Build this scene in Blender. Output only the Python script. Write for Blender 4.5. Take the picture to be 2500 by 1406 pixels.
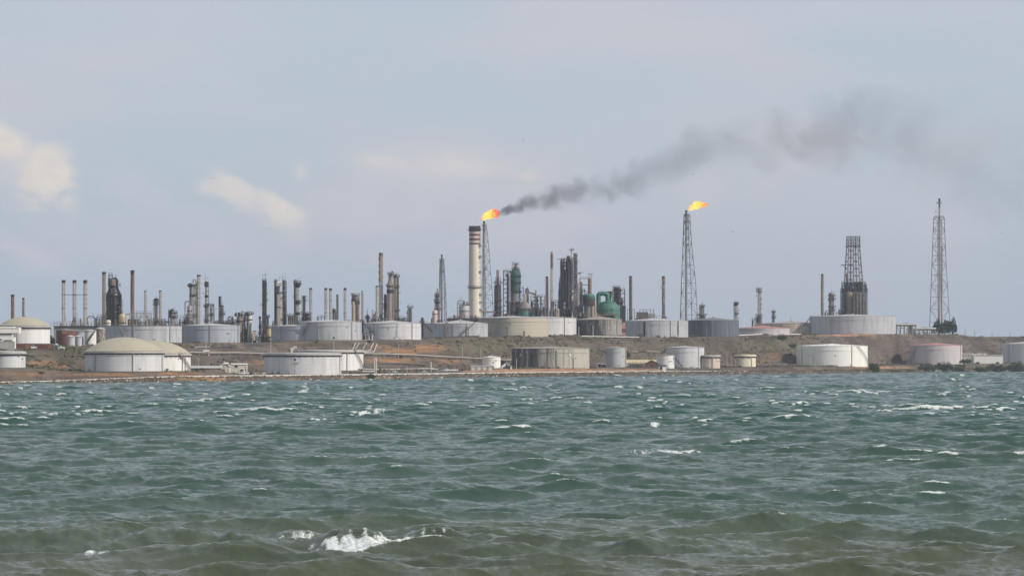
import bpy, math, random
import numpy as np
from mathutils import Vector, Matrix
R_ = math.radians
for o in list(bpy.data.objects):
    bpy.data.objects.remove(o, do_unlink=True)
scn = bpy.context.scene
COL = scn.collection
# ------------------------------------------------------------------ camera
F, H, HY = 9495.0, 12.5, 870.0          # focal length in photo pixels, eye height, horizon row
cam = bpy.data.cameras.new("camera")
cam.sensor_width = 36.0
cam.lens = F / 2500.0 * 36.0
cam.shift_y = (HY - 703.0) / 2500.0
cam.clip_start, cam.clip_end = 1.0, 60000.0
cam_o = bpy.data.objects.new("camera", cam)
cam_o.location = (0, 0, H)
cam_o.rotation_euler = (R_(90), 0, 0)
COL.objects.link(cam_o)
scn.camera = cam_o

# ------------------------------------------------------------------ node helper
class NT:
    def __init__(s, tree):
        s.t = tree
        tree.nodes.clear()
    def n(s, typ, ins=None, **props):
        nd = s.t.nodes.new(typ)
        for k, v in props.items():
            setattr(nd, k, v)
        for k, v in (ins or {}).items():
            sock = nd.inputs[k]
            if hasattr(v, "is_linked"):
                s.t.links.new(v, sock)
            else:
                sock.default_value = v
        return nd
    def m(s, op, a, b=0.0, c=0.0, clamp=False):
        return s.n("ShaderNodeMath", {0: a, 1: b, 2: c}, operation=op, use_clamp=clamp).outputs[0]
    def mix(s, fac, a, b, blend="MIX"):
        nd = s.n("ShaderNodeMix", data_type="RGBA", blend_type=blend)
        for k, v in ((0, fac), (6, a), (7, b)):
            if hasattr(v, "is_linked"):
                s.t.links.new(v, nd.inputs[k])
            else:
                nd.inputs[k].default_value = v if k == 0 else (tuple(v) + (1,))[:4]
        return nd.outputs[2]
    def ramp(s, fac, stops, interp="LINEAR"):
        nd = s.n("ShaderNodeValToRGB", {0: fac})
        cr = nd.color_ramp
        cr.interpolation = interp
        while len(cr.elements) < len(stops):
            cr.elements.new(0.5)
        for e, (p, c) in zip(cr.elements, stops):
            e.position = p
            e.color = (c, c, c, 1) if isinstance(c, (int, float)) else (tuple(c) + (1,))[:4]
        return nd.outputs[0]
    def smooth(s, v, lo, hi):
        return s.n("ShaderNodeMapRange", {0: v, 1: lo, 2: hi, 3: 0.0, 4: 1.0}, interpolation_type="SMOOTHSTEP").outputs[0]
    def noise(s, vec, scale, detail=4.0, rough=0.55, dist=0.0):
        return s.n("ShaderNodeTexNoise", {"Vector": vec, "Scale": scale, "Detail": detail, "Roughness": rough, "Distortion": dist}).outputs[0]

# ------------------------------------------------------------------ sky, sun, exposure
SUN_EL, SUN_AZ = R_(34), R_(116)         # azimuth clockwise from +Y
world = bpy.data.worlds.new("World")
scn.world = world
world.use_nodes = True
nt = NT(world.node_tree)
sky = nt.n("ShaderNodeTexSky", sky_type="NISHITA", sun_disc=False, sun_elevation=SUN_EL,
           sun_rotation=SUN_AZ, altitude=10.0, air_density=1.0, dust_density=2.0, ozone_density=2.0)
tc = nt.n("ShaderNodeTexCoord").outputs["Generated"]
sx = nt.n("ShaderNodeSeparateXYZ", {0: tc})
ysafe = nt.m("MAXIMUM", nt.m("ABSOLUTE", sx.outputs[1]), 0.08)
uu = nt.m("DIVIDE", sx.outputs[0], ysafe)        # tangent of azimuth
vv = nt.m("DIVIDE", sx.outputs[2], ysafe)        # tangent of elevation
flat = nt.n("ShaderNodeCombineXYZ", {0: uu, 1: nt.m("MULTIPLY", vv, 2.4), 2: sx.outputs[1]}).outputs[0]
nbig = nt.noise(flat, 9.0, 5.0, 0.5, 0.4)
nmid = nt.noise(flat, 30.0, 6.0, 0.55, 0.3)
nfine = nt.noise(flat, 85.0, 8.0, 0.62, 0.2)
K = 10.0
veil = nt.mix(nt.smooth(nbig, 0.40, 0.66), (0.525*K, 0.60*K, 0.69*K), (0.60*K, 0.615*K, 0.68*K))
lowf = nt.smooth(vv, 0.055, 0.0)
veil = nt.mix(nt.m("MULTIPLY", lowf, 0.75), veil, (0.46*K, 0.525*K, 0.635*K))
base = nt.mix(0.86, sky.outputs[0], veil)
base = nt.mix(1.0, base, nt.mix(nt.smooth(sx.outputs[2], 0.10, 0.45), (1, 1, 1), (1.22, 1.20, 1.16)), "MULTIPLY")   # sky above the view brightened, added fill light for shaded sides
def blob(px, py, rx, ry, rot, soft=0.5, nz=1.8, dn=1.0):
    """soft lump of cumulus at a fixed direction in the sky"""
    cu, cv = (px - 1250) / F, (HY - py) / F
    c, s = math.cos(rot), math.sin(rot)
    du, dv = nt.m("SUBTRACT", uu, cu), nt.m("SUBTRACT", vv, cv)
    a = nt.m("ADD", nt.m("MULTIPLY", du, c * F / rx), nt.m("MULTIPLY", dv, s * F / rx))
    b = nt.m("ADD", nt.m("MULTIPLY", du, -s * F / ry), nt.m("MULTIPLY", dv, c * F / ry))
    if dn != 1.0: b = nt.m("ADD", nt.m("MAXIMUM", b, 0.0), nt.m("DIVIDE", nt.m("MAXIMUM", nt.m("MULTIPLY", b, -1.0), 0.0), dn))
    d = nt.m("SQRT", nt.m("ADD", nt.m("MULTIPLY", a, a), nt.m("MULTIPLY", b, b)))
    w = nt.m("ADD", nt.m("MULTIPLY", nt.m("SUBTRACT", nmid, 0.5), 0.6), nt.m("MULTIPLY", nt.m("SUBTRACT", nfine, 0.5), 0.9))
    return nt.smooth(nt.m("ADD", d, nt.m("MULTIPLY", w, nz)), 1.0, 1.0 - soft)
def total(items):
    acc = None
    for f, k in items:
        f = nt.m("MULTIPLY", f, k)
        acc = f if acc is None else nt.m("MAXIMUM", acc, f)
    return acc
pale = total([(blob(70, 410, 210, 130, -0.55, 1.0), 0.6), (blob(650, 500, 190, 60, -0.5, 1.0, 1.8, 2.0), 0.6), (blob(1050, 410, 300, 75, 0.05, 1.0), 0.75), (blob(1250, 560, 500, 110, 0.1, 1.0), 0.45), (blob(2250, 520, 400, 120, 0.0, 1.0), 0.35),
              (blob(60, 610, 160, 60, -0.4, 1.0), 0.7), (blob(735, 425, 38, 40, 0.3, 1.0), 0.7), (blob(1700, 470, 110, 60, 0.0, 1.0), 0.45),
              (blob(1230, 480, 420, 120, 0.0, 1.0), 0.35), (blob(330, 470, 150, 60, -.4, 1.0), 0.4), (blob(950, 640, 300, 60, -.2, 1.0), 0.3),
              (blob(300, 150, 520, 90, -0.1, 1.0), 0.3), (blob(1900, 60, 700, 60, 0.1, 1.0), 0.25), (blob(170, 540, 70, 100, 0.0, 1.0), 0.45), (blob(400, 590, 560, 110, 0.0, 1.0), 0.5), (blob(930, 530, 430, 110, 0.0, 1.0), 0.4)])
cream = total([(blob(20, 345, 120, 52, -0.5, 0.7, 1.5, 1.4), 0.9), (blob(125, 412, 108, 74, -0.85, 0.6, 1.5, 1.6), 1.0), (blob(165, 490, 44, 60, 0.2, 1.0), 0.6), (blob(60, 400, 110, 70, -0.5, 1.0), 0.55),
               (blob(575, 452, 120, 32, -0.45, 0.9, 1.7, 2.6), 0.8), (blob(690, 502, 125, 26, -0.55, 0.9, 1.7, 3.4), 0.85), (blob(735, 550, 45, 60, 0, 1.0), 0.35), (blob(1290, 430, 40, 22, 0, 1.0), 0.4),
               (blob(920, 392, 120, 30, -0.1, 1.0), 0.3), (blob(1130, 405, 170, 40, -0.1, 1.0), 0.4), (blob(735, 420, 26, 26, 0, 1.0), .3)])
c1 = nt.mix(pale, base, (0.61*K, 0.60*K, 0.65*K))
cream = nt.m("MULTIPLY", cream, nt.m("ADD", 0.62, nt.m("MULTIPLY", nt.smooth(nfine, 0.36, 0.62), 0.42)))
c2 = nt.mix(cream, c1, (0.80*K, 0.72*K, 0.64*K))
bg = nt.n("ShaderNodeBackground", {0: c2, 1: 0.1})
nt.t.links.new(bg.outputs[0], nt.n("ShaderNodeOutputWorld").inputs[0])

sun = bpy.data.lights.new("sun", "SUN")
sun.energy = 4.2
sun.angle = R_(0.6)
sun.color = (1.0, 0.93, 0.83)
sun_o = bpy.data.objects.new("sun", sun)
sdir = Vector((math.sin(SUN_AZ) * math.cos(SUN_EL), math.cos(SUN_AZ) * math.cos(SUN_EL), math.sin(SUN_EL)))
sun_o.rotation_euler = sdir.to_track_quat("Z", "Y").to_euler()
sun_o.location = (900, -600, 900)
COL.objects.link(sun_o)
vs = scn.view_settings
vs.view_transform, vs.look, vs.exposure, vs.gamma, vs.use_curve_mapping = "Standard", "None", 0.0, 1.0, False
scn.cycles.volume_step_rate = 0.12
scn.cycles.volume_max_steps = 512
scn.cycles.max_bounces = 6
scn.cycles.use_denoising = True

# ------------------------------------------------------------------ helpers
def X(px, Y): return (px - 1250.0) / F * Y
def Z(py, Y): return H + (HY - py) / F * Y
_wx = [-3000, -400, 0, 500, 1000, 1250, 1500, 1900, 2300, 2500, 2900, 5500]
_wy = [946, 943, 940, 934, 927, 923, 920, 915, 910, 909, 907.5, 905]
def Yw(px):                                   # distance of the waterline along each bearing
    return F * H / (np.interp(px, _wx, _wy) - HY)
def hash2(ix, iy, seed):
    n = np.sin(ix * 127.1 + iy * 311.7 + seed * 74.7) * 43758.5453
    return n - np.floor(n)
def vnoise(x, y, seed=0):
    ix, iy = np.floor(x), np.floor(y)
    fx, fy = x - ix, y - iy
    fx, fy = fx * fx * (3 - 2 * fx), fy * fy * (3 - 2 * fy)
    a, b = hash2(ix, iy, seed), hash2(ix + 1, iy, seed)
    c, d = hash2(ix, iy + 1, seed), hash2(ix + 1, iy + 1, seed)
    return (a * (1 - fx) + b * fx) * (1 - fy) + (c * (1 - fx) + d * fx) * fy
def fbm(x, y, seed=0, o=4):
    s, a, t = 0, 0.5, 0
    for i in range(o):
        s = s + a * vnoise(x, y, seed + i); t += a
        x, y, a = x * 2.03, y * 2.03, a * 0.5
    return s / t
def sstep(a, b, v):
    t = np.clip((v - a) / (b - a), 0, 1)
    return t * t * (3 - 2 * t)

def tag(o, label=None, cat=None, group=None, kind=None):
    for k, v in (("label", label), ("category", cat), ("group", group), ("kind", kind)):
        if v: o[k] = v
    return o
def obj(name, me, mat=None, parent=None):
    o = bpy.data.objects.new(name, me)
    COL.objects.link(o)
    if mat: me.materials.append(mat)
    if parent: o.parent = parent
    return o
def np_mesh(name, co, quads):
    me = bpy.data.meshes.new(name)
    me.vertices.add(len(co))
    me.vertices.foreach_set("co", np.asarray(co, np.float32).ravel())
    n = len(quads)
    me.loops.add(n * 4)
    me.loops.foreach_set("vertex_index", np.asarray(quads, np.int32).ravel())
    me.polygons.add(n)
    me.polygons.foreach_set("loop_start", np.arange(0, n * 4, 4, dtype=np.int32))
    me.polygons.foreach_set("use_smooth", np.ones(n, bool))
    me.update(calc_edges=True)
    return me
def grid_quads(nr, nc):
    i = np.arange(nr * nc).reshape(nr, nc)
    return np.stack([i[:-1, :-1], i[:-1, 1:], i[1:, 1:], i[1:, :-1]], -1).reshape(-1, 4)

class MB:                                      # collects shapes, links them as one mesh
    def __init__(s): s.v, s.f = [], []
    def add(s, vs_, fs):
        b = len(s.v); s.v += [tuple(v) for v in vs_]; s.f += [tuple(i + b for i in f) for f in fs]
        return s
    def cyl(s, p, q, r0, r1=None, n=10, caps=True):
        r1 = r0 if r1 is None else r1
        p, q = Vector(p), Vector(q); d = q - p
        if d.length < 1e-6: return s
        d.normalize(); a = d.orthogonal().normalized() if abs(d.z) < .999 else Vector((1, 0, 0)); b = d.cross(a)
        vs_ = []
        for c, r in ((p, r0), (q, r1)):
            for i in range(n):
                t = 2 * math.pi * i / n
                vs_.append(c + a * (r * math.cos(t)) + b * (r * math.sin(t)))
        fs = [(i, (i + 1) % n, n + (i + 1) % n, n + i) for i in range(n)]
        if caps: fs += [tuple(range(n - 1, -1, -1)), tuple(range(n, 2 * n))]
        return s.add(vs_, fs)
    def lathe(s, prof, n=24, c=(0, 0)):
        vs_, fs, rows = [], [], []
        for r, z in prof:
            if r < 1e-4: rows.append([len(vs_)]); vs_.append((c[0], c[1], z))
            else:
                rows.append(list(range(len(vs_), len(vs_) + n)))
                vs_ += [(c[0] + r * math.cos(2 * math.pi * i / n), c[1] + r * math.sin(2 * math.pi * i / n), z) for i in range(n)]
        for A, B in zip(rows, rows[1:]):
            for i in range(n):
                j = (i + 1) % n
                if len(A) == 1 and len(B) == 1: continue
                if len(A) == 1: fs.append((A[0], B[j], B[i]))
                elif len(B) == 1: fs.append((A[i], A[j], B[0]))
                else: fs.append((A[i], A[j], B[j], B[i]))
        return s.add(vs_, fs)
    def box(s, c, d, rz=0.0):
        x, y, z = d[0] / 2, d[1] / 2, d[2] / 2
        m = Matrix.Rotation(rz, 3, "Z")
        vs_ = [Vector(c) + m @ Vector((i * x, j * y, k * z)) for k in (-1, 1) for i, j in ((-1, -1), (1, -1), (1, 1), (-1, 1))]
        return s.add(vs_, [(3, 2, 1, 0), (4, 5, 6, 7), (0, 1, 5, 4), (1, 2, 6, 5), (2, 3, 7, 6), (3, 0, 4, 7)])
    def beam(s, p, q, w): return s.cyl(p, q, w * .62, n=4)
    def path(s, pts, r, n=8, bend=0):
        pts = [Vector(p) for p in pts]
        if bend:
            out = [pts[0]]
            for a, b, c in zip(pts, pts[1:], pts[2:]):
                l = min(bend, (a - b).length * .45, (c - b).length * .45)
                p0, p2 = b + (a - b).normalized() * l, b + (c - b).normalized() * l
                for k in range(5):
                    t = k / 4
                    out.append(p0 * (1 - t) ** 2 + b * (2 * t * (1 - t)) + p2 * t * t)
            pts = out + [pts[-1]]
        prev = None; rings = []
        for i, p in enumerate(pts):
            d = (pts[min(i + 1, len(pts) - 1)] - pts[max(i - 1, 0)]).normalized()
            a = d.orthogonal().normalized() if prev is None else (prev - d * prev.dot(d)).normalized()
            prev = a; b = d.cross(a)
            rr = r[i] if isinstance(r, (list, tuple)) else r
            rings.append([p + a * (rr * math.cos(2 * math.pi * k / n)) + b * (rr * math.sin(2 * math.pi * k / n)) for k in range(n)])
        vs_ = [v for g in rings for v in g]; fs = []
        for i in range(len(rings) - 1):
            for k in range(n):
                fs.append((i * n + k, i * n + (k + 1) % n, (i + 1) * n + (k + 1) % n, (i + 1) * n + k))
        fs += [tuple(range(n - 1, -1, -1)), tuple(range(len(vs_) - n, len(vs_)))]
        return s.add(vs_, fs)
    def ring(s, c, z, r0, r1, h, n=20):
        return s.lathe([(r0, z), (r1, z), (r1, z + h), (r0, z + h), (r0, z)], n, c)
    def build(s, name, mat, parent=None, sharp=38):
        me = bpy.data.meshes.new(name)
        me.from_pydata(s.v, [], s.f)
        me.polygons.foreach_set("use_smooth", [True] * len(s.f))
        me.set_sharp_from_angle(angle=R_(sharp))
        me.update()
        return obj(name, me, mat, parent)

# ------------------------------------------------------------------ materials
def paint(name, a, b, c=None, streak=0.5, scale=0.35, rough=0.6, course=0.0, fine=0.0, amt=(0.42, 0.68), stretch=0.10, heavy=None, metal=0.0, side=0.0):
    """weathered paint: a, stained towards b by vertical streaks, c in blotches; faint plate courses"""
    m = bpy.data.materials.new(name); m.use_nodes = True
    t = NT(m.node_tree)
    tcn = t.n("ShaderNodeTexCoord").outputs["Object"]
    rnd = t.n("ShaderNodeObjectInfo").outputs["Random"]
    off = t.n("ShaderNodeCombineXYZ", {0: t.m("MULTIPLY", rnd, 91.0), 1: t.m("MULTIPLY", rnd, 37.0), 2: t.m("MULTIPLY", rnd, 53.0)}).outputs[0]
    p = t.n("ShaderNodeVectorMath", {0: tcn, 1: off}, operation="ADD").outputs[0]
    ps = t.n("ShaderNodeVectorMath", {0: p, 1: (1, 1, stretch)}, operation="MULTIPLY").outputs[0]
    sn = t.noise(ps, scale, 6.0, 0.62)
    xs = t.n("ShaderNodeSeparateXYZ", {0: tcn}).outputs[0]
    bias = t.m("MULTIPLY", t.smooth(xs, 25.0, -25.0), side)      # soot, with shade painted into the colour too, on one side of the shell
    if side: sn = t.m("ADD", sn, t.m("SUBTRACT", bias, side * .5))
    s1 = t.smooth(sn, amt[0], amt[1])
    blot = t.smooth(t.noise(p, scale * 0.45, 5.0, 0.6), 0.42, 0.66)
    col = t.mix(t.m("MULTIPLY", s1, streak), a, b)
    if c is not None: col = t.mix(t.m("MULTIPLY", blot, 0.75), col, c)
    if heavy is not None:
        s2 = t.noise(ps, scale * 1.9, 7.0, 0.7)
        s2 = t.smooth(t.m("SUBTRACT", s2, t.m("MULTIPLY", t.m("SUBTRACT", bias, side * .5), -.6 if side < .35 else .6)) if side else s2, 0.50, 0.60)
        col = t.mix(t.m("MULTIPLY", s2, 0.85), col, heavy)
    gr = t.noise(p, 2.2, 5.0, 0.7)
    col = t.mix(0.22, col, t.mix(gr, (0.25, 0.25, 0.25), (1.0, 1.0, 1.0)), "MULTIPLY")
    if course:
        z = t.n("ShaderNodeSeparateXYZ", {0: tcn}).outputs[2]
        fr = t.m("FRACT", t.m("DIVIDE", z, 2.4))
        col = t.mix(t.m("MULTIPLY", t.m("LESS_THAN", fr, 0.09), course), col, tuple(x * 0.55 for x in a))
    bs = t.n("ShaderNodeBsdfPrincipled", {"Base Color": col, "Roughness": rough, "Metallic": metal})
    bs.inputs["Specular IOR Level"].default_value = 0.3
    t.t.links.new(bs.outputs[0], t.n("ShaderNodeOutputMaterial").inputs[0])
    return m
MT = {}
def P(name, *a, **k): MT[name] = paint(name, *a, **k)
P("grey_tank", (0.43, 0.44, 0.465), (0.25, 0.245, 0.245), streak=0.65, scale=.42, course=0.3)
P("blue_tank", (0.34, 0.365, 0.41), (0.24, 0.245, 0.26), streak=0.6, scale=.42, course=0.28)
P("white_tank", (0.71, 0.70, 0.68), (0.48, 0.45, 0.41), streak=0.5, scale=.42, course=0.2)
P("pale_tank", (0.57, 0.57, 0.58), (0.37, 0.355, 0.345), streak=0.6, scale=.42, course=0.28)
P("bright_tank", (0.78, 0.77, 0.72), (0.66, 0.62, 0.54), streak=0.4, course=0.1)
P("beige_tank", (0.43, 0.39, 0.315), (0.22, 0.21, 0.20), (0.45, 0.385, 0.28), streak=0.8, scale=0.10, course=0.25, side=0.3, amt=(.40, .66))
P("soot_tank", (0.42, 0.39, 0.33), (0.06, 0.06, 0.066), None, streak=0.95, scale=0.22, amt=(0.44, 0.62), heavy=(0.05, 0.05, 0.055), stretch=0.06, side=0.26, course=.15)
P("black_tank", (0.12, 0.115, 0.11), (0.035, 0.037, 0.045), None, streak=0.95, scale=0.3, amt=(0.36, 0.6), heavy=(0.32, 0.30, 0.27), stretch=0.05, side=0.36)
P("navy_tank", (0.10, 0.115, 0.145), (0.17, 0.18, 0.20), streak=0.8, scale=0.3, course=0.2, stretch=0.04)
P("pink_tank", (0.50, 0.465, 0.475), (0.37, 0.32, 0.325), (0.50, 0.44, 0.435), streak=0.6, course=0.15)
P("rusty_tank", (0.56, 0.50, 0.42), (0.36, 0.24, 0.16), (0.60, 0.52, 0.45), streak=0.6, scale=0.8, course=0.3, heavy=(0.30, 0.18, 0.12))
P("cream_tank", (0.72, 0.66, 0.52), (0.55, 0.42, 0.25), streak=0.6, scale=0.8, course=0.1)
P("patch_white", (0.72, 0.71, 0.68), (0.6, 0.58, 0.55), scale=1)
P("dome_beige", (0.38, 0.34, 0.255), (0.33, 0.295, 0.22), streak=0.6, scale=0.1)
P("roof_grey", (0.42, 0.41, 0.41), (0.34, 0.33, 0.32), (0.45, 0.43, 0.40), scale=0.12)
P("roof_dark", (0.16, 0.155, 0.16), (0.10, 0.10, 0.105), scale=0.12)
P("roof_red", (0.42, 0.16, 0.15), (0.45, 0.24, 0.22), scale=0.2)
P("roof_brown", (0.30, 0.26, 0.22), (0.22, 0.19, 0.17), scale=0.15)
P("roof_yellow", (0.52, 0.42, 0.24), (0.42, 0.34, 0.2), scale=0.4)
P("rust", (0.22, 0.125, 0.08), (0.12, 0.07, 0.055), (0.30, 0.19, 0.125), streak=0.8, scale=0.5)
P("tan_rust", (0.38, 0.30, 0.22), (0.20, 0.14, 0.105), (0.42, 0.34, 0.255), streak=0.8, scale=0.5)
P("pale_steel", (0.60, 0.58, 0.54), (0.36, 0.33, 0.30), (0.50, 0.48, 0.45), streak=0.55, scale=0.6)
P("cream_concrete", (0.66, 0.60, 0.50), (0.52, 0.46, 0.38), (0.62, 0.57, 0.48), streak=0.5, scale=0.25)
P("grey_steel", (0.28, 0.27, 0.265), (0.15, 0.14, 0.135), (0.34, 0.32, 0.30), streak=0.7, scale=0.5)
P("brown_steel", (0.20, 0.17, 0.15), (0.09, 0.08, 0.075), (0.28, 0.24, 0.20), streak=0.8, scale=0.45)
P("drum_steel", (0.33, 0.285, 0.245), (0.20, 0.165, 0.145), (0.36, 0.31, 0.27), streak=0.6, scale=0.4, course=0.2)
P("dark_steel", (0.038, 0.038, 0.043), (0.022, 0.022, 0.027), (0.06, 0.053, 0.05), streak=0.7, scale=0.6)
P("lattice_steel", (0.15, 0.145, 0.15), (0.10, 0.095, 0.10), streak=0.5, scale=0.3)
P("soot_cap", (0.035, 0.033, 0.035), (0.02, 0.02, 0.022), scale=0.8)
P("black_stack", (0.04, 0.042, 0.055), (0.025, 0.025, 0.03), scale=0.5)
P("dark_stack", (0.12, 0.10, 0.09), (0.06, 0.052, 0.05), (0.18, 0.15, 0.13), streak=0.8, scale=0.6)
P("mottled_stack", (0.34, 0.29, 0.24), (0.10, 0.08, 0.07), None, streak=0.9, scale=1.3, amt=(0.42, 0.58), stretch=0.4)
P("pink_stack", (0.50, 0.27, 0.23), (0.36, 0.18, 0.155), (0.55, 0.33, 0.29), streak=0.6, scale=0.6)
P("band_brown", (0.115, 0.07, 0.068), (0.075, 0.052, 0.052), (0.16, 0.11, 0.10), scale=0.4)
P("band_pink", (0.56, 0.44, 0.40), (0.45, 0.33, 0.30), scale=0.4)
P("green", (0.042, 0.155, 0.108), (0.035, 0.085, 0.066), (0.062, 0.185, 0.135), streak=0.6, scale=0.25)
P("dull_green", (0.05, 0.14, 0.112), (0.045, 0.07, 0.065), (0.10, 0.20, 0.155), streak=0.85, scale=0.25)
P("yellow_vessel", (0.52, 0.43, 0.26), (0.28, 0.20, 0.12), (0.46, 0.36, 0.22), streak=0.8, scale=0.5)
P("silver", (0.44, 0.44, 0.45), (0.30, 0.29, 0.28), (0.38, 0.37, 0.37), streak=0.6, scale=0.4)
P("coke_brown", (0.20, 0.15, 0.12), (0.12, 0.095, 0.08), (0.24, 0.185, 0.15), streak=.7, scale=.4, course=.3)
P("brick_red", (0.15, 0.055, 0.045), (0.10, 0.045, 0.04), (0.18, 0.08, 0.06), scale=0.6)
P("white_wall", (0.74, 0.72, 0.68), (0.58, 0.55, 0.50), streak=0.4, scale=0.7)
P("cream_wall", (0.60, 0.56, 0.48), (0.48, 0.44, 0.37), streak=0.4, scale=0.7)
P("concrete", (0.44, 0.42, 0.39), (0.30, 0.28, 0.26), streak=0.5, scale=0.3)
P("pale_concrete", (0.60, 0.57, 0.53), (0.42, 0.39, 0.36), (0.54, 0.50, 0.46), streak=0.6, scale=0.25)
P("dark_wall", (0.055, 0.055, 0.062), (0.10, 0.09, 0.08), scale=0.2)
P("teal_paint", (0.10, 0.24, 0.26), (0.08, 0.16, 0.17), scale=0.8)
P("wood", (0.16, 0.13, 0.11), (0.09, 0.075, 0.065), scale=1.0)
P("pale_pole", (0.42, 0.39, 0.36), (0.3, 0.28, 0.26), scale=1.0)
P("pipe_white", (0.60, 0.58, 0.54), (0.42, 0.38, 0.33), scale=0.3)
P("pipe_dark", (0.09, 0.08, 0.075), (0.16, 0.12, 0.09), scale=0.3)
P("opening", (0.02, 0.021, 0.024), (0.03, 0.03, 0.032), scale=1.0)
P("car_white", (0.74, 0.74, 0.74), (0.66, 0.65, 0.63), rough=0.3, scale=1.0)
P("car_grey", (0.22, 0.24, 0.27), (0.18, 0.19, 0.2), rough=0.3, scale=1.0)
P("tyre", (0.02, 0.02, 0.02), (0.03, 0.03, 0.03), scale=2.0)
P("dark_glass", (0.03, 0.035, 0.045), (0.02, 0.02, 0.03), rough=0.1, scale=2.0)
P("bird_dark", (0.03, 0.028, 0.028), (0.02, 0.02, 0.02), scale=3.0)
P("bird_pale", (0.62, 0.61, 0.60), (0.4, 0.4, 0.4), scale=3.0)
P("bark", (0.10, 0.075, 0.055), (0.06, 0.045, 0.035), scale=2.0)
def foliage(name, a, b):
    m = bpy.data.materials.new(name); m.use_nodes = True
    t = NT(m.node_tree)
    g = t.n("ShaderNodeNewGeometry").outputs["Random Per Island"]
    p = t.n("ShaderNodeTexCoord").outputs["Object"]
    col = t.mix(t.m("ADD", t.m("MULTIPLY", g, 0.6), t.m("MULTIPLY", t.noise(p, 0.5, 3.0), 0.4)), a, b)
    bs = t.n("ShaderNodeBsdfPrincipled", {"Base Color": col, "Roughness": 0.9})
    bs.inputs["Specular IOR Level"].default_value = 0.1
    t.t.links.new(bs.outputs[0], t.n("ShaderNodeOutputMaterial").inputs[0])
    MT[name] = m
foliage("leaf_dark", (0.030, 0.050, 0.024), (0.075, 0.105, 0.050))
foliage("leaf_olive", (0.075, 0.085, 0.042), (0.15, 0.15, 0.085))
foliage("leaf_dry", (0.13, 0.11, 0.075), (0.22, 0.19, 0.13))
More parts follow.
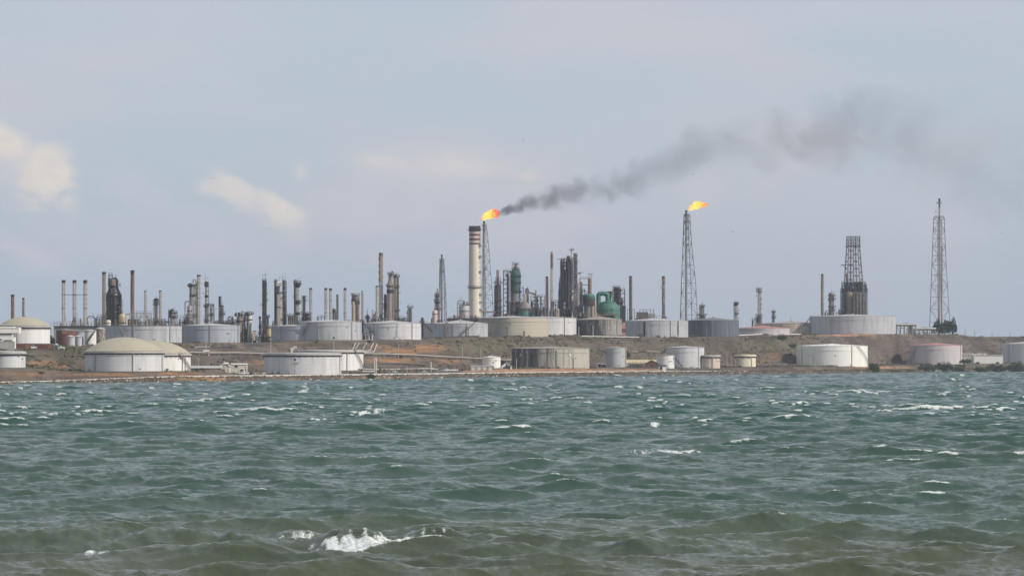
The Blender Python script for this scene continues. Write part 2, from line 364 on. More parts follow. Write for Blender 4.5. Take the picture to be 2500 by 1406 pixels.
# ------------------------------------------------------------------ storage tanks: table first, since the ground is levelled under them
# key: cx, radius px, rim row, apex row, base row, front offset from the waterline (m), shell, roof, roof type, seams px, label
TK = [
 (60, 62, 795, 773, 838, 225, "white_tank", "dome_beige", "dome", [50], "white tank under a sandy dome at the far left edge of the upper terrace"),
 (350, 94, 796, 795, 836, 262, "grey_tank", "roof_dark", "cone", [336, 420], "wide flat topped grey tank behind the sandy domes on the terrace"),
 (515, 71, 796, 789, 836, 250, "blue_tank", "roof_grey", "cone", [518, 582, 447], "grey tank with shallow cone roof right beside the flat topped one"),
 (737, 75, 797, 791, 834, 300, "blue_tank", "roof_grey", "cone", [689], "blue grey tank mostly tucked behind the larger clean grey tank"),
 (806, 77, 787, 780, 830, 262, "grey_tank", "roof_grey", "cone", [781, 861], "large clean grey tank above the two white lower tanks"),
 (957, 71, 790, 782, 829, 268, "pale_tank", "roof_grey", "cone", [915, 1007], "pale grey tank between two dark slanting stairways"),
 (1085, 55, 790, 788, 823, 380, "silver", "roof_grey", "cone", [], "small whitish tank half hidden behind the slanting stairway"),
 (1124, 67, 791, 781, 822, 275, "grey_tank", "roof_grey", "cone", [1086, 1097, 1108, 1140], "stained grey tank under the tall banded chimney"),
 (1253, 85, 777, 771, 822, 262, "beige_tank", "roof_grey", "cone", [], "large sooty beige tank below the flaming lattice tower"),
 (1325, 82, 777, 772, 817, 330, "pale_tank", "roof_grey", "cone", [1377], "clean pale tank emerging from behind the sooty beige one"),
 (1463, 55, 781, 772, 818, 275, "black_tank", "roof_brown", "cone", [], "soot blackened streaked tank below the big green vessel"),
 (1603, 77, 784, 776, 823, 262, "grey_tank", "roof_grey", "cone", [1634, 1653], "light grey tank with dark drips beside the navy tank"),
 (1741, 63, 783, 775, 821, 268, "navy_tank", "roof_dark", "cone", [1735, 1779], "dark navy grey tank beside the right hand flaming tower"),
 (1862, 66, 802, 795, 817, 330, "pink_tank", "roof_red", "cone", [], "low pinkish tank with faded red roof on the terrace"),
 (1932, 86, 791, 784, 815, 400, "rusty_tank", "roof_brown", "cone", [1880, 1905], "broad low rusty beige tank behind the pinkish red roofed one"),
 (2082, 105, 773, 767, 815, 255, "grey_tank", "roof_grey", "cone", [], "widest smooth grey tank under the tall coker derrick"),
 (18, 44, 858, 856, 897, 42, "pale_tank", "roof_grey", "rim", [], "pale tank with rim band cut by the left picture edge"),
 (304, 96, 857, 823, 906, 44, "pale_tank", "dome_beige", "dome", [240, 333, 398], "front lilac grey tank with a big sandy dome near the shore"),
 (376, 89, 863, 831, 905, 85, "white_tank", "dome_beige", "dome", [455, 449], "white tank with a sandy dome half hidden behind another domed tank"),
 (739, 94, 862, 861, 914, 50, "pale_tank", "roof_grey", "rim", [830], "front pale tank with flat rim standing nearest the sea wall"),
 (802, 85, 855, 854, 904, 112, "white_tank", "roof_grey", "rim", [850], "whiter rimmed tank just behind the pale tank nearest the shore"),
 (1200, 22, 873, 868, 898, 55, "white_wall", "white_wall", "cone", [], "small white tank behind the low white shed"),
 (1344, 95, 851, 845, 900, 74, "soot_tank", "roof_brown", "cone", [], "soot streaked old tank on the shore terrace beside the white gabled house"),
 (1504, 25, 850, 847, 896, 60, "silver", "roof_grey", "cone", [1526], "tall narrow silver tank between red sheds"),
 (1672, 47, 849, 844, 898, 75, "pale_tank", "roof_grey", "cone", [1703], "tall silver grey tank behind two smaller shore tanks"),
 (1625, 22, 868, 867, 899, 40, "white_tank", "roof_grey", "cone", [], "small pale tank with stairway in front of the tall silver one"),
 (1732, 26, 867, 866, 899, 38, "rusty_tank", "roof_brown", "rim", [1738], "small rust stained beige tank right of the tall silver one"),
 (1819, 26, 866, 864, 895, 60, "cream_tank", "roof_yellow", "rim", [1799, 1833], "small cream tank standing alone with rust lines"),
 (2031, 87, 845, 839, 895, 76, "bright_tank", "bright_tank", "cone", [1955, 2073], "bright white tank standing on the right hand shore terrace"),
 (2285, 64, 843, 837, 890, 64, "pink_tank", "roof_red", "cone", [2230, 2341], "lilac pink tank with faded red roof behind green bushes"),
 (2512, 66, 840, 833, 888, 60, "pale_tank", "roof_grey", "cone", [2459], "pale grey tank cut by the right picture edge"),
]
tanks = []
pads = []
for (cx, Rp, rim, apex, bpy_, tf, shm, rfm, typ, seams, lab) in TK:
    Yc = (Yw(cx) + tf) / (1 - Rp / F)
    r = Rp * Yc / F
    zb = Z(bpy_, Yc - r)
    tanks.append((X(cx, Yc), Yc, zb, r, Z(rim, Yc) - zb, Z(apex, Yc) - zb))
    pads.append((X(cx, Yc), Yc, r, zb))

# ------------------------------------------------------------------ terrain
_bpx = [-3000, 0, 120, 250, 400, 1700, 2100, 5500]; _bz = [0.9, 0.9, 1.1, 1.8, 2.6, 2.7, 2.6, 2.4]
_tpx = [-3000, 0, 80, 150, 208, 460, 500, 650, 900, 1130, 1250, 1500, 1700, 2030, 2290, 2480, 5500]
_tz = [7, 7.4, 7.2, 5.8, 5.1, 5.0, 4.2, 3.4, 3.3, 4.2, 5.1, 5.6, 4.9, 5.4, 6.4, 6.9, 7]
_ppx = [-3000, 0, 100, 220, 350, 600, 800, 950, 1100, 1250, 1400, 1600, 1740, 1900, 2080, 2190, 2280, 2345, 2372, 2500, 5500]
_pz = [17, 17.0, 17.2, 18.2, 19.8, 19.8, 21.6, 22.3, 23.8, 24.9, 26.2, 25.7, 26.5, 28, 29.7, 30.2, 30.7, 30.6, 28.9, 29.3, 30]
def ground(x, y, detail=True):
    x, y = np.asarray(x, float), np.asarray(y, float)
    px = 1250 + F * x / np.maximum(y, 1)
    t = y - Yw(px)
    tw = t + (fbm(x * 0.06, y * 0.06, 3) - 0.5) * 7 * np.clip((t - 20) / 12, 0, 1) + (fbm(x * 0.1, y * 0.1, 4) - 0.5) * 3 * np.clip(1 - t / 8, 0, 1)
    zb, zt, zp = np.interp(px, _bpx, _bz), np.interp(px, _tpx, _tz), np.interp(px, _ppx, _pz)
    g1, g2 = np.interp(px, [0, 250, 500], [26, 28, 14]), np.interp(px, [0, 250, 500], [34, 36, 34])
    f0, f1 = np.interp(px, [0, 250, 500, 1000, 1900, 2200], [110, 120, 150, 150, 165, 170]), np.interp(px, [0, 250, 500], [205, 220, 245])
    z = -3.0 + 3.0 * sstep(-40, 0, tw)
    z = z + zb * sstep(-1, 9, tw)
    z = z + (zt - zb) * sstep(g1, g2, tw)
    s = np.clip((tw - f0) / (f1 - f0), 0, 1)
    prof = 0.5 * s + 0.5 * sstep(0, 1, s) + 0.035 * np.sin(s * 18.8) * (s > 0) * (s < 1)
    z = z + (zp - zt) * prof
    if detail:
        rough = np.clip((t - 18) / 10, 0, 1) * 0.35 + 1.6 * np.exp(-((s - 0.5) / 0.35) ** 2) * (s > 0) * (s < 1)
        n = fbm(x * 0.045, y * 0.03, 11, 5) - 0.5
        gul = np.abs(fbm(x * 0.10, y * 0.012, 21, 3) - 0.5) * 2
        z = z + rough * (n * 1.6 - 0.5 * (1 - gul) * (s > 0) * (s < 1))
        cl = np.exp(-((tw - 31) / 4.5) ** 2) * np.interp(px, [-400, 470, 520], [1, 1, 0])
        z = z - cl * np.abs(fbm(x * 0.55, y * 0.05, 5, 3) - 0.5) * 2.6
        z = z + 2.6 * np.exp(-((px - 520) / 32) ** 2 - ((t - 30) / 9) ** 2)
        z = z + np.exp(-((tw - 4) / 3.5) ** 2) * (fbm(x * 0.25, y * 0.25, 8, 4) - 0.64) * 1.0
    for (cx, cy, r, zz) in pads:
        d = np.hypot(x - cx, y - cy)
        w = (1 - sstep(r + 1.0, r + 5.5, d)) * sstep(15, 22, t)
        z = z * (1 - w) + (zz - 0.05) * w
    return z
def gz(x, y): return float(ground(np.array([x]), np.array([y]))[0])

pxs = np.concatenate([np.linspace(-3000, -320, 60), np.arange(-300, 2800, 2.2), np.linspace(2820, 5500, 60)])
ts = np.concatenate([np.linspace(-60, -6, 8), np.arange(-5, 46, 0.75), np.arange(46, 108, 2.5), np.arange(108, 300, 1.6), np.linspace(304, 700, 40), np.geomspace(720, 6000, 20)])
PX, TT = np.meshgrid(pxs, ts)
YY = Yw(PX) + TT
XX = (PX - 1250) / F * YY
ZZ = ground(XX, YY)
me = np_mesh("ground", np.stack([XX, YY, ZZ], -1).reshape(-1, 3), grid_quads(*PX.shape))
# soil cover: bare clay, pale sand and scrub, patches with shapes of their own
PYv = HY - (ZZ - H) * F / YY
def patch(L):
    a = np.zeros_like(PX)
    for (cx, cy, rx, ry, k) in L:
        a = np.maximum(a, k * np.exp(-(((PX - cx) / rx) ** 2 + ((PYv - cy) / ry) ** 2)))
    return a
nA = fbm(XX * 0.05, YY * 0.03, 31, 5); nB = fbm(XX * 0.18, YY * 0.10, 41, 4)
clay = patch([(110, 888, 55, 10, 1), (150, 893, 40, 6, 1), (430, 912, 80, 6, .9), (250, 914, 160, 5, .75), (60, 913, 110, 8, .6), (150, 905, 90, 6, .5), (330, 928, 160, 4, .45), (500, 925, 90, 6, 1.0), (560, 862, 70, 10, .45),
              (760, 845, 140, 8, .4), (980, 858, 60, 9, 1.1), (1050, 850, 50, 12, 1.0), (960, 880, 80, 8, .9), (1090, 880, 70, 9, .7), (930, 846, 40, 5, .8), (640, 884, 50, 8, .7),
              (620, 834, 200, 3, .7), (700, 926, 160, 5, .55), (900, 922, 200, 5, .5), (1250, 916, 260, 5, .35), (1650, 912, 300, 5, .4), (1880, 872, 40, 16, .5), (1990, 910, 200, 5, .45), (1860, 885, 30, 8, .6)])
sand = patch([(1330, 905, 170, 5.5, 1.5), (1180, 905, 90, 4.0, 1.1), (1560, 903, 110, 3.5, .8), (2080, 818, 110, 3.2, 1.1), (1500, 820, 120, 3, .5), (2150, 897, 120, 4, .8), (1880, 900, 150, 3, .4), (640, 890, 40, 6, .4)])
scrub = patch([(1200, 845, 130, 22, .8), (1330, 838, 260, 9, .5), (1560, 862, 160, 16, .65), (1760, 850, 160, 20, .75), (1880, 850, 90, 22, .8), (170, 858, 130, 12, .8), (770, 836, 120, 5, .5), (330, 855, 80, 14, .4),
               (760, 931, 60, 4, .6), (1160, 916, 60, 5, .5), (1420, 912, 200, 4, .3), (2120, 905, 90, 8, .6), (2400, 900, 140, 8, .8), (60, 900, 60, 3, .5)])
for nm, a in (("clay", clay * (0.55 + 0.9 * nB)), ("sand", sand * (0.75 + 0.5 * nB)), ("scrub", scrub * (0.4 + 1.2 * nA))):
    at = me.attributes.new(nm, "FLOAT", "POINT")
    at.data.foreach_set("value", np.clip(a, 0, 1).astype(np.float32).ravel())
m = bpy.data.materials.new("soil"); m.use_nodes = True
t = NT(m.node_tree)
def attr(t, n): return t.n("ShaderNodeAttribute", attribute_name=n).outputs["Fac"]
po = t.n("ShaderNodeTexCoord").outputs["Object"]
n1, n2, n3 = t.noise(po, 0.035, 6.0, 0.6), t.noise(po, 0.22, 6.0, 0.65), t.noise(po, 1.1, 5.0, 0.7)
col = t.mix(t.smooth(n1, 0.38, 0.64), (0.085, 0.068, 0.058), (0.155, 0.125, 0.103))
col = t.mix(t.m("MULTIPLY", t.smooth(n2, 0.5, 0.66), 0.7), col, (0.055, 0.050, 0.038))
col = t.mix(t.m("MULTIPLY", attr(t, "scrub"), 0.9), col, t.mix(t.smooth(n2, 0.4, 0.62), (0.062, 0.062, 0.034), (0.165, 0.145, 0.095)))
cl = t.m("ADD", attr(t, "clay"), t.m("MULTIPLY", t.m("SUBTRACT", n2, 0.5), 0.5))
col = t.mix(t.smooth(cl, 0.22, 0.85), col, t.mix(n3, (0.20, 0.105, 0.052), (0.34, 0.20, 0.11)))
sa = t.m("ADD", attr(t, "sand"), t.m("MULTIPLY", t.m("SUBTRACT", n2, 0.5), 0.35))
col = t.mix(t.smooth(sa, 0.3, 0.85), col, t.mix(t.smooth(n2, 0.4, 0.6), (0.33, 0.165, 0.105), (0.37, 0.235, 0.16)))
st = t.noise(t.n("ShaderNodeVectorMath", {0: po, 1: (0.05, 0.05, 1.6)}, operation="MULTIPLY").outputs[0], 1.0, 5.0, 0.65)
col = t.mix(t.m("MULTIPLY", t.smooth(st, 0.48, 0.62), 0.6), col, (0.055, 0.044, 0.036))
col = t.mix(0.5, col, t.mix(t.smooth(n3, 0.3, 0.7), (0.45, 0.45, 0.45), (1.15, 1.15, 1.15)), "MULTIPLY")
zz = t.n("ShaderNodeSeparateXYZ", {0: po}).outputs[2]
col = t.mix(t.smooth(zz, 0.55, 0.1), col, (0.06, 0.052, 0.042))
bs = t.n("ShaderNodeBsdfPrincipled", {"Base Color": col, "Roughness": 0.95})
bs.inputs["Specular IOR Level"].default_value = 0.1
bmp = t.n("ShaderNodeBump", {"Strength": 0.7, "Distance": 0.5, "Height": n3})
t.t.links.new(bmp.outputs[0], bs.inputs["Normal"])
t.t.links.new(bs.outputs[0], t.n("ShaderNodeOutputMaterial").inputs[0])
tag(obj("ground", me, m), "bare brown and orange hillside of scrub and clay above the shore", "ground", kind="structure")

# ------------------------------------------------------------------ sea: one displaced sheet, sum of trochoidal waves
rng = np.random.default_rng(7)
rows = [25.0]
while rows[-1] < 3350:
    y = rows[-1]
    rows.append(y + (max(0.22, 0.00112 * y) if y > 195 else 2.5))
rows = np.array(rows)
uc = np.concatenate([-np.geomspace(1.6, 0.172, 28), np.linspace(-0.168, 0.168, 760), np.geomspace(0.172, 1.6, 28)])
U_, Yg = np.meshgrid(uc, rows)
gx, gy = (U_ * Yg).astype(np.float64), Yg.astype(np.float64)
spacing = np.maximum(np.gradient(rows)[:, None], np.abs(np.gradient(uc))[None, :] * rows[:, None])
NW = 130
lam = np.geomspace(0.8, 22.0, NW) * (1 + 0.03 * rng.standard_normal(NW))
mean = math.atan2(-0.97, 0.16)
th = mean + rng.standard_normal(NW) * np.interp(lam, [0.8, 4, 12, 22], [0.60, 0.44, 0.31, 0.2])
ka = 0.043 * np.where(lam > 13, (13 / lam) ** 1.5, 1.0) * np.where(lam < 3.5, 1.1, np.where(lam > 5, 1.25, 1.0))
ph = rng.uniform(0, 2 * math.pi, NW)
dx, dy, dz = np.zeros_like(gx), np.zeros_like(gx), np.zeros_like(gx)
jx, jy, jc, sl = np.zeros_like(gx), np.zeros_like(gx), np.zeros_like(gx), np.zeros_like(gx)
# gustiness: wave groups make some patches rougher
gust = np.interp(gy, [200, 280, 420, 700], [.9, .82, .9, 1.0]) * (0.70 + 0.66 * fbm(gx * 0.018, gy * 0.010, 77, 3))
for i in range(NW):
    k = 2 * math.pi / lam[i]; a = ka[i] / k
    cx_, cy_ = math.cos(th[i]), math.sin(th[i])
    att = np.clip(lam[i] / (spacing * 1.2) - 0.4, 0, 1) * gust
    arg = k * (cx_ * gx + cy_ * gy) + ph[i]
    c_, s_ = np.cos(arg), np.sin(arg)
    A = a * att
    dz += A * c_; dx -= A * cx_ * s_ * 0.72; dy -= A * cy_ * s_ * 0.72
    if lam[i] > 2.2:
        w = k * A * c_ * 0.9
        jx -= w * cx_ * cx_; jy -= w * cy_ * cy_; jc -= w * cx_ * cy_
# short wind chop, only where the sheet is fine enough to carry it
nn = int(np.searchsorted(rows, 520))
for i in range(36):
    l_ = 0.42 + 0.5 * rng.random(); k = 2 * math.pi / l_; a_ = mean + rng.standard_normal() * 0.6
    at_ = np.clip(l_ / (spacing[:nn] * 1.1) - 0.35, 0, 1) * gust[:nn]
    dz[:nn] += 0.05 / k * at_ * np.cos(k * (math.cos(a_) * gx[:nn] + math.sin(a_) * gy[:nn]) + rng.uniform(0, 6.28))
J = (1 + jx) * (1 + jy) - jc * jc
thr = np.interp(gy, [200, 600, 1000, 1600, 3000], [0.22, 0.28, 0.31, 0.25, 0.12])
thr = thr + 0.55 * (fbm(gx * 0.022, gy * 0.008, 91, 3) - 0.5)
foam = sstep(thr, thr - 0.20, J)
# single breakers seen in the photo: crest position, length, height
BRK = [(850, 1342, 82, .8, 1.5), (985, 1336, 100, .4, .85), (700, 1336, 620, 1.0, .01), (730, 1322, 60, .45, .55), (1060, 1332, 60, .4, .5), (1245, 1322, 62, .35, .8), (235, 1345, 55, .4, .6), (1645, 1102, 95, .55, 1.0), (885, 1014, 60, .5, 1.0), (1040, 1014, 150, .6, .12),
       (1232, 1006, 22, .3, .9), (2170, 1005, 28, .35, 1.0), (1145, 1106, 38, .3, .8), (2035, 1103, 26, .3, .8), (2315, 1098, 36, .4, .6), (1390, 1070, 16, .3, .8), (960, 1148, 30, .25, .5), (705, 1112, 26, .25, .6),
       (1580, 1258, 28, .25, .4), (2190, 1198, 90, .15, .35), (2360, 1060, 40, .3, .8), (730, 988, 28, .35, .9), (1000, 991, 50, .35, .7), (1080, 952, 26, .35, .9), (1780, 967, 26, .35, .9), (1840, 958, 20, .35, .9),
       (2105, 1043, 20, .2, .5), (1350, 1332, 300, .6, .02), (300, 1338, 360, .8, .02), (1720, 1345, 240, 1.0, .02), (2250, 1310, 260, .35, .03), (1980, 1285, 200, .3, .04), (25, 1128, 16, .25, .9), (1600, 1040, 22, .25, .6),
       (205, 996, 24, .3, .8), (2080, 1205, 160, .3, .02), (1270, 1055, 120, .35, .02), (1360, 1112, 80, .35, .4), (800, 1075, 130, .3, .02)]
brn = fbm(gx * 0.9, gy * 0.5, 5, 4)
for (bx, by, hw, hh, fs) in BRK:
    Yb = F * (H - 0.35) / (by - HY)
    xb = X(bx, Yb); L = hw * Yb / F
    ang = rng.uniform(-0.10, 0.10)
    i0, i1 = np.searchsorted(rows, (Yb - 14, Yb + 14))
    sx_, sy_ = gx[i0:i1], gy[i0:i1]
    s_ = (sx_ - xb) + (sy_ - Yb) * math.sin(ang)
    n_ = (sy_ - Yb) - (sx_ - xb) * math.sin(ang) - 0.035 * s_ * s_ / max(L, 1) + (fbm(sx_ * 0.35, sy_ * 0.05, int(bx) % 97, 3) - .5) * 1.2
    along = np.exp(-(s_ / L) ** 4)
    wid = 1.3 + hh * 1.9
    prof = np.where(n_ < 0, np.exp(-(n_ / (wid * 0.55)) ** 2), np.exp(-(n_ / (wid * 1.9)) ** 2))
    lump = np.clip((brn[i0:i1] - .5) / .17, -1.5, 1.5)
    dz[i0:i1] += hh * along * prof * (1 + .10 * lump)
    rag = np.clip((fbm(sx_ * 0.8, sy_ * 0.45, 19, 5) - .5) / .17, -1.6, 1.6)
    rg2 = np.clip((fbm(sx_ * 3.1, sy_ * 1.2, 23, 4) - .5) / .17, -1.6, 1.6)
    edge = np.exp(-(s_ / (L * (1 + .25 * rg2))) ** 2)
    spill = 1.5 if fs > 1.3 else 1.0
    front = np.exp(-((n_ + wid * (.18 * spill ** 2 + .22 * rag)) / (wid * spill * (.58 + .18 * lump))) ** 2)
    fm = np.clip(edge * front * fs * (1.05 + .45 * rag + .30 * rg2) - .08, 0, 1)
    foam[i0:i1] = np.maximum(foam[i0:i1], fm)
    dz[i0:i1] += np.clip(fm, 0, .8) * (.06 + .05 * rg2)
far_ = np.clip((Yw(1250 + F * U_) - Yg) / 25, 0.05, 1)
dz *= far_
me = np_mesh("sea", np.stack([gx + dx, gy + dy, dz], -1).reshape(-1, 3), grid_quads(*gx.shape)[:, ::-1])
at = me.attributes.new("foam", "FLOAT", "POINT")
at.data.foreach_set("value", foam.astype(np.float32).ravel())
m = bpy.data.materials.new("sea_water"); m.use_nodes = True
t = NT(m.node_tree)
po = t.n("ShaderNodeTexCoord").outputs["Object"]
yy = t.n("ShaderNodeSeparateXYZ", {0: po}).outputs[1]
silt = t.m("MULTIPLY", t.m("SUBTRACT", t.noise(po, 0.02, 4.0), 0.5), 160.0)
yq = t.m("ADD", yy, silt)
wcol = t.mix(t.smooth(yq, 225.0, 330.0), (0.052, 0.066, 0.040), (0.032, 0.062, 0.047))
wcol = t.mix(t.smooth(yq, 380.0, 900.0), wcol, (0.015, 0.053, 0.041))
r1 = t.noise(t.n("ShaderNodeVectorMath", {0: po, 1: (0.75, 2.0, 1.0)}, operation="MULTIPLY").outputs[0], 1.3, 6.0, 0.68)
bmp = t.n("ShaderNodeBump", {"Strength": 1.0, "Distance": 0.11, "Height": t.m("ADD", r1, t.m("MULTIPLY", t.noise(po, .33, 3.0, .6), .8))})
wb = t.n("ShaderNodeBsdfPrincipled", {"Base Color": wcol, "Roughness": 0.06, "IOR": 1.33, "Normal": bmp.outputs[0]})
fa = attr(t, "foam")
pf = t.n("ShaderNodeVectorMath", {0: po, 1: (1.0, .55, 1.0)}, operation="MULTIPLY").outputs[0]
fz = t.m("ADD", t.m("MULTIPLY", t.m("SUBTRACT", t.noise(pf, 1.6, 5.0, 0.72), 0.5), 1.7), t.m("MULTIPLY", t.m("SUBTRACT", t.noise(pf, 6.5, 4.0, 0.7), 0.5), 1.3))
ff = t.m("MULTIPLY", t.smooth(t.m("ADD", fa, fz), 0.25, 0.85), t.smooth(fa, 0.03, 0.30))
fcol = t.mix(t.smooth(t.noise(pf, 5.0, 4.0, 0.7), 0.35, 0.62), (0.36, 0.40, 0.385), (0.62, 0.63, 0.62))
fb = t.n("ShaderNodeBsdfPrincipled", {"Base Color": fcol, "Roughness": 0.9})
mx = t.n("ShaderNodeMixShader", {0: ff})
t.t.links.new(wb.outputs[0], mx.inputs[1]); t.t.links.new(fb.outputs[0], mx.inputs[2])
t.t.links.new(mx.outputs[0], t.n("ShaderNodeOutputMaterial").inputs[0])
tag(obj("sea", me, m), "choppy grey green sea with whitecaps filling the foreground", "sea", kind="structure")
# ------------------------------------------------------------------ builders
class U:
    """a thing standing at photo column px, t metres inland of the waterline; p() turns photo points into its own metres"""
    def __init__(s, name, label, cat, px, t, group=None, zb=None, Y=None):
        s.px, s.Y = px, (Yw(px) + t if Y is None else Y)
        s.Y = float(s.Y); s.k = s.Y / F
        s.x = X(px, s.Y); s.z = gz(s.x, s.Y) if zb is None else zb
        s.o = bpy.data.objects.new(name, None); COL.objects.link(s.o)
        s.o.location = (s.x, s.Y, s.z); s.o.empty_display_size = 2
        tag(s.o, label, cat, group)
        s.rng = random.Random(int(px * 10 + t))
    def p(s, px, py, d=0.0): return Vector(((px - s.px) * s.k, d, Z(py, s.Y) - s.z))
    def h(s, py): return Z(py, s.Y) - s.z
    def b(s, name, mb, mat, parent=None, sharp=38): return mb.build(name, MT[mat], parent or s.o, sharp)

def platform(u, cx, z, r, r_in=0.0, d=0.0, mat="dark_steel", h=1.3, name="platform"):
    mb = MB().ring((cx, d), z - 0.2, max(r_in, 0.01), r, 0.4, 18)
    pl = u.b(name, mb, mat)
    rl = MB(); n = 12
    pts = [(cx + r * math.cos(2 * math.pi * i / n), d + r * math.sin(2 * math.pi * i / n)) for i in range(n)]
    for i in range(n):
        a, b_ = pts[i], pts[(i + 1) % n]
        rl.beam((a[0], a[1], z), (a[0], a[1], z + h), 0.14)
        rl.beam((a[0], a[1], z + h), (b_[0], b_[1], z + h), 0.14)
        rl.beam((a[0], a[1], z + h * .5), (b_[0], b_[1], z + h * .5), 0.09)
    u.b("handrail", rl, mat, pl)
    return pl
def ladder(u, x, d, z0, z1, mat="dark_steel", name="ladder", w=0.55):
    mb = MB()
    for sx_ in (-w / 2, w / 2): mb.beam((x + sx_, d, z0), (x + sx_, d, z1), 0.13)
    n = int(min(60, (z1 - z0) / 0.9))
    for i in range(n):
        z = z0 + (i + .5) * (z1 - z0) / n
        mb.beam((x - w / 2, d, z), (x + w / 2, d, z), 0.09)
        if i % 3 == 0: mb.ring((x, d), z, w * .85, w * .95, 0.16, 8)
    return u.b(name, mb, mat)

# ------------------------------------------------------------------ tanks
def tank(row, geo):
    cx, Rp, rim, apex, bp, tf, shm, rfm, typ, seams, lab = row
    x, y, zb, r, hr, ha = geo
    u = U("storage_tank", lab, "tank", cx, 0, "oil storage tanks of the refinery", zb, y)
    n = 72
    u.b("shell", MB().lathe([(r, -2.5), (r, hr)], n), shm)
    rr = r + 0.12
    if typ == "rim":
        rf = MB().lathe([(r, hr), (r - 0.4, hr + 0.15), (0, hr + 0.35)], n)
        u.b("roof", rf, rfm)
        u.b("rim_band", MB().ring((0, 0), hr - 1.1, r + 0.05, r + 0.45, 1.0, n), "concrete" if shm != "cream_tank" else shm)
        g = MB().ring((0, 0), hr - 1.95, r - .05, r + .12, .9, n)
        for i in range(40):
            a = 2 * math.pi * i / 40
            g.box(((r + .28) * math.cos(a), (r + .28) * math.sin(a), hr - 1.55), (.35, .35, .8), a)
        u.b("bracket_ring", g, "dark_steel")
    elif typ == "dome":
        hd = ha - hr
        Rs = (r * r + hd * hd) / (2 * hd)
        prof = [(r + .25, hr)] + [(r * (1 - i / 14), hr + math.sqrt(max(Rs * Rs - (r * (1 - i / 14)) ** 2, 0)) - (Rs - hd)) for i in range(15)]
        u.b("dome_roof", MB().lathe(prof, n), rfm)
        u.b("rim_band", MB().ring((0, 0), hr - .95, r + 0.05, r + 0.5, .8, n), "concrete")
        g = MB().ring((0, 0), hr - 1.7, r - .05, r + .12, .75, n)
        for i in range(44):
            a = 2 * math.pi * i / 44
            g.box(((r + .3) * math.cos(a), (r + .3) * math.sin(a), hr - 1.35), (.4, .4, .7), a)
        u.b("bracket_ring", g, "dark_steel")
        u.b("vent", MB().lathe([(.5, ha - .1), (.5, ha + .5), (.8, ha + .6), (0, ha + .9)], 10), "grey_steel")
    else:
        u.b("roof", MB().lathe([(r + .18, hr), (r + .18, hr + .2), (0, ha)], n), rfm)
        rl = MB()
        m_ = 56
        for i in range(m_):
            a, b_ = 2 * math.pi * i / m_, 2 * math.pi * (i + 1) / m_
            rl.beam((rr * math.cos(a), rr * math.sin(a), hr), (rr * math.cos(a), rr * math.sin(a), hr + 1.0), .07)
            rl.beam((rr * math.cos(a), rr * math.sin(a), hr + 1), (rr * math.cos(b_), rr * math.sin(b_), hr + 1), .06)
        u.b("roof_railing", rl, "grey_steel")
        u.b("vent", MB().lathe([(.45, ha - .2), (.45, ha + .5), (.7, ha + .55), (0, ha + .8)], 10), "grey_steel")
        for k in range(3):
            a = u.rng.uniform(-2.6, -.5); q = r * u.rng.uniform(.5, .85)
            u.b("vent", MB().lathe([(.3, hr), (.3, hr + (ha - hr) * (1 - q / r) + .7), (0, hr + (ha - hr) * (1 - q / r) + .8)], 8, (q * math.cos(a), q * math.sin(a))), "grey_steel")
    if typ != "rim":
        u.b("wind_girder", MB().ring((0, 0), hr * .78, r + .02, r + .22, .18, n), shm)
    for sp in seams:                                    # drain pipes and weld seams standing proud of the shell
        q = max(-.97, min(.97, (sp - cx) / Rp)); a = -math.acos(q)
        X0, Y0 = (r + .18) * math.cos(a), (r + .18) * math.sin(a)
        u.b("drain_pipe", MB().cyl((X0, Y0, -.5), (X0, Y0, hr + .3), .24, n=6), "grey_steel")
    for k in range(3):                                  # manholes and nozzles on the shell
        a = -math.pi * u.rng.uniform(.15, .85); zz_ = u.rng.choice([1.2, hr * .55, hr * .72])
        mh = MB().cyl(((r - .1) * math.cos(a), (r - .1) * math.sin(a), zz_), ((r + .35) * math.cos(a), (r + .35) * math.sin(a), zz_), .38, n=10)
        u.b("manhole", mh, "grey_steel")
    return u, r, hr
TANKS = {}
for row, geo in zip(TK, tanks):
    TANKS[row[0]] = tank(row, geo) + (row,)
def patch(cx, px, py, w, h, mat="patch_white", name="patch_plate"):
    u, r, hr, row = TANKS[cx]; a = -math.acos(max(-.98, min(.98, (px - cx) / row[1])))
    u.b(name, MB().box(((r + .04) * math.cos(a), (r + .04) * math.sin(a), u.h(py)), (.14, w * u.k, h * u.k), a), mat)
def gangway(cx, x0, y0, x1, y1, d=-2.0, mat="dark_steel", legs=()):
    """straight stair running from the tank rim (x0,y0) down to the ground (x1,y1)"""
    u, r, hr, row = TANKS[cx]
    a, b_ = u.p(x0, y0, d), u.p(x1, y1, d)
    s = MB()
    for o in (-.5, .5):
        s.beam(a + Vector((0, o, 0)), b_ + Vector((0, o, 0)), .42)
        s.beam(a + Vector((0, o, 1.1)), b_ + Vector((0, o, 1.1)), .12)
    n = int((a - b_).length / .8)
    for i in range(n + 1):
        q = a.lerp(b_, i / n)
        s.box(q, (.4, 1.0, .08))
        if i % 3 == 0:
            for o in (-.5, .5): s.beam(q + Vector((0, o, 0)), q + Vector((0, o, 1.1)), .09)
    for lx, ly0, ly1 in legs: s.beam(u.p(lx, ly0, d), u.p(lx, ly1, d), .4)
    return u.b("stairway", s, mat)
gangway(957, 889, 790, 928, 828, -14, legs=[(905, 806, 828)])
gangway(1085, 1033, 789, 1069, 822, -12)
gangway(1124, 1166, 782, 1124, 822, -20, legs=[(1144, 802, 822), (1138, 807, 822)])
gangway(1253, 1170, 806, 1154, 822, -14)
gangway(2082, 1979, 774, 1946, 815, -4, legs=[(1951, 800, 815)])
gangway(1504, 1482, 851, 1452, 886, -2, "brown_steel")
gangway(1672, 1628, 849, 1612, 868, -2)
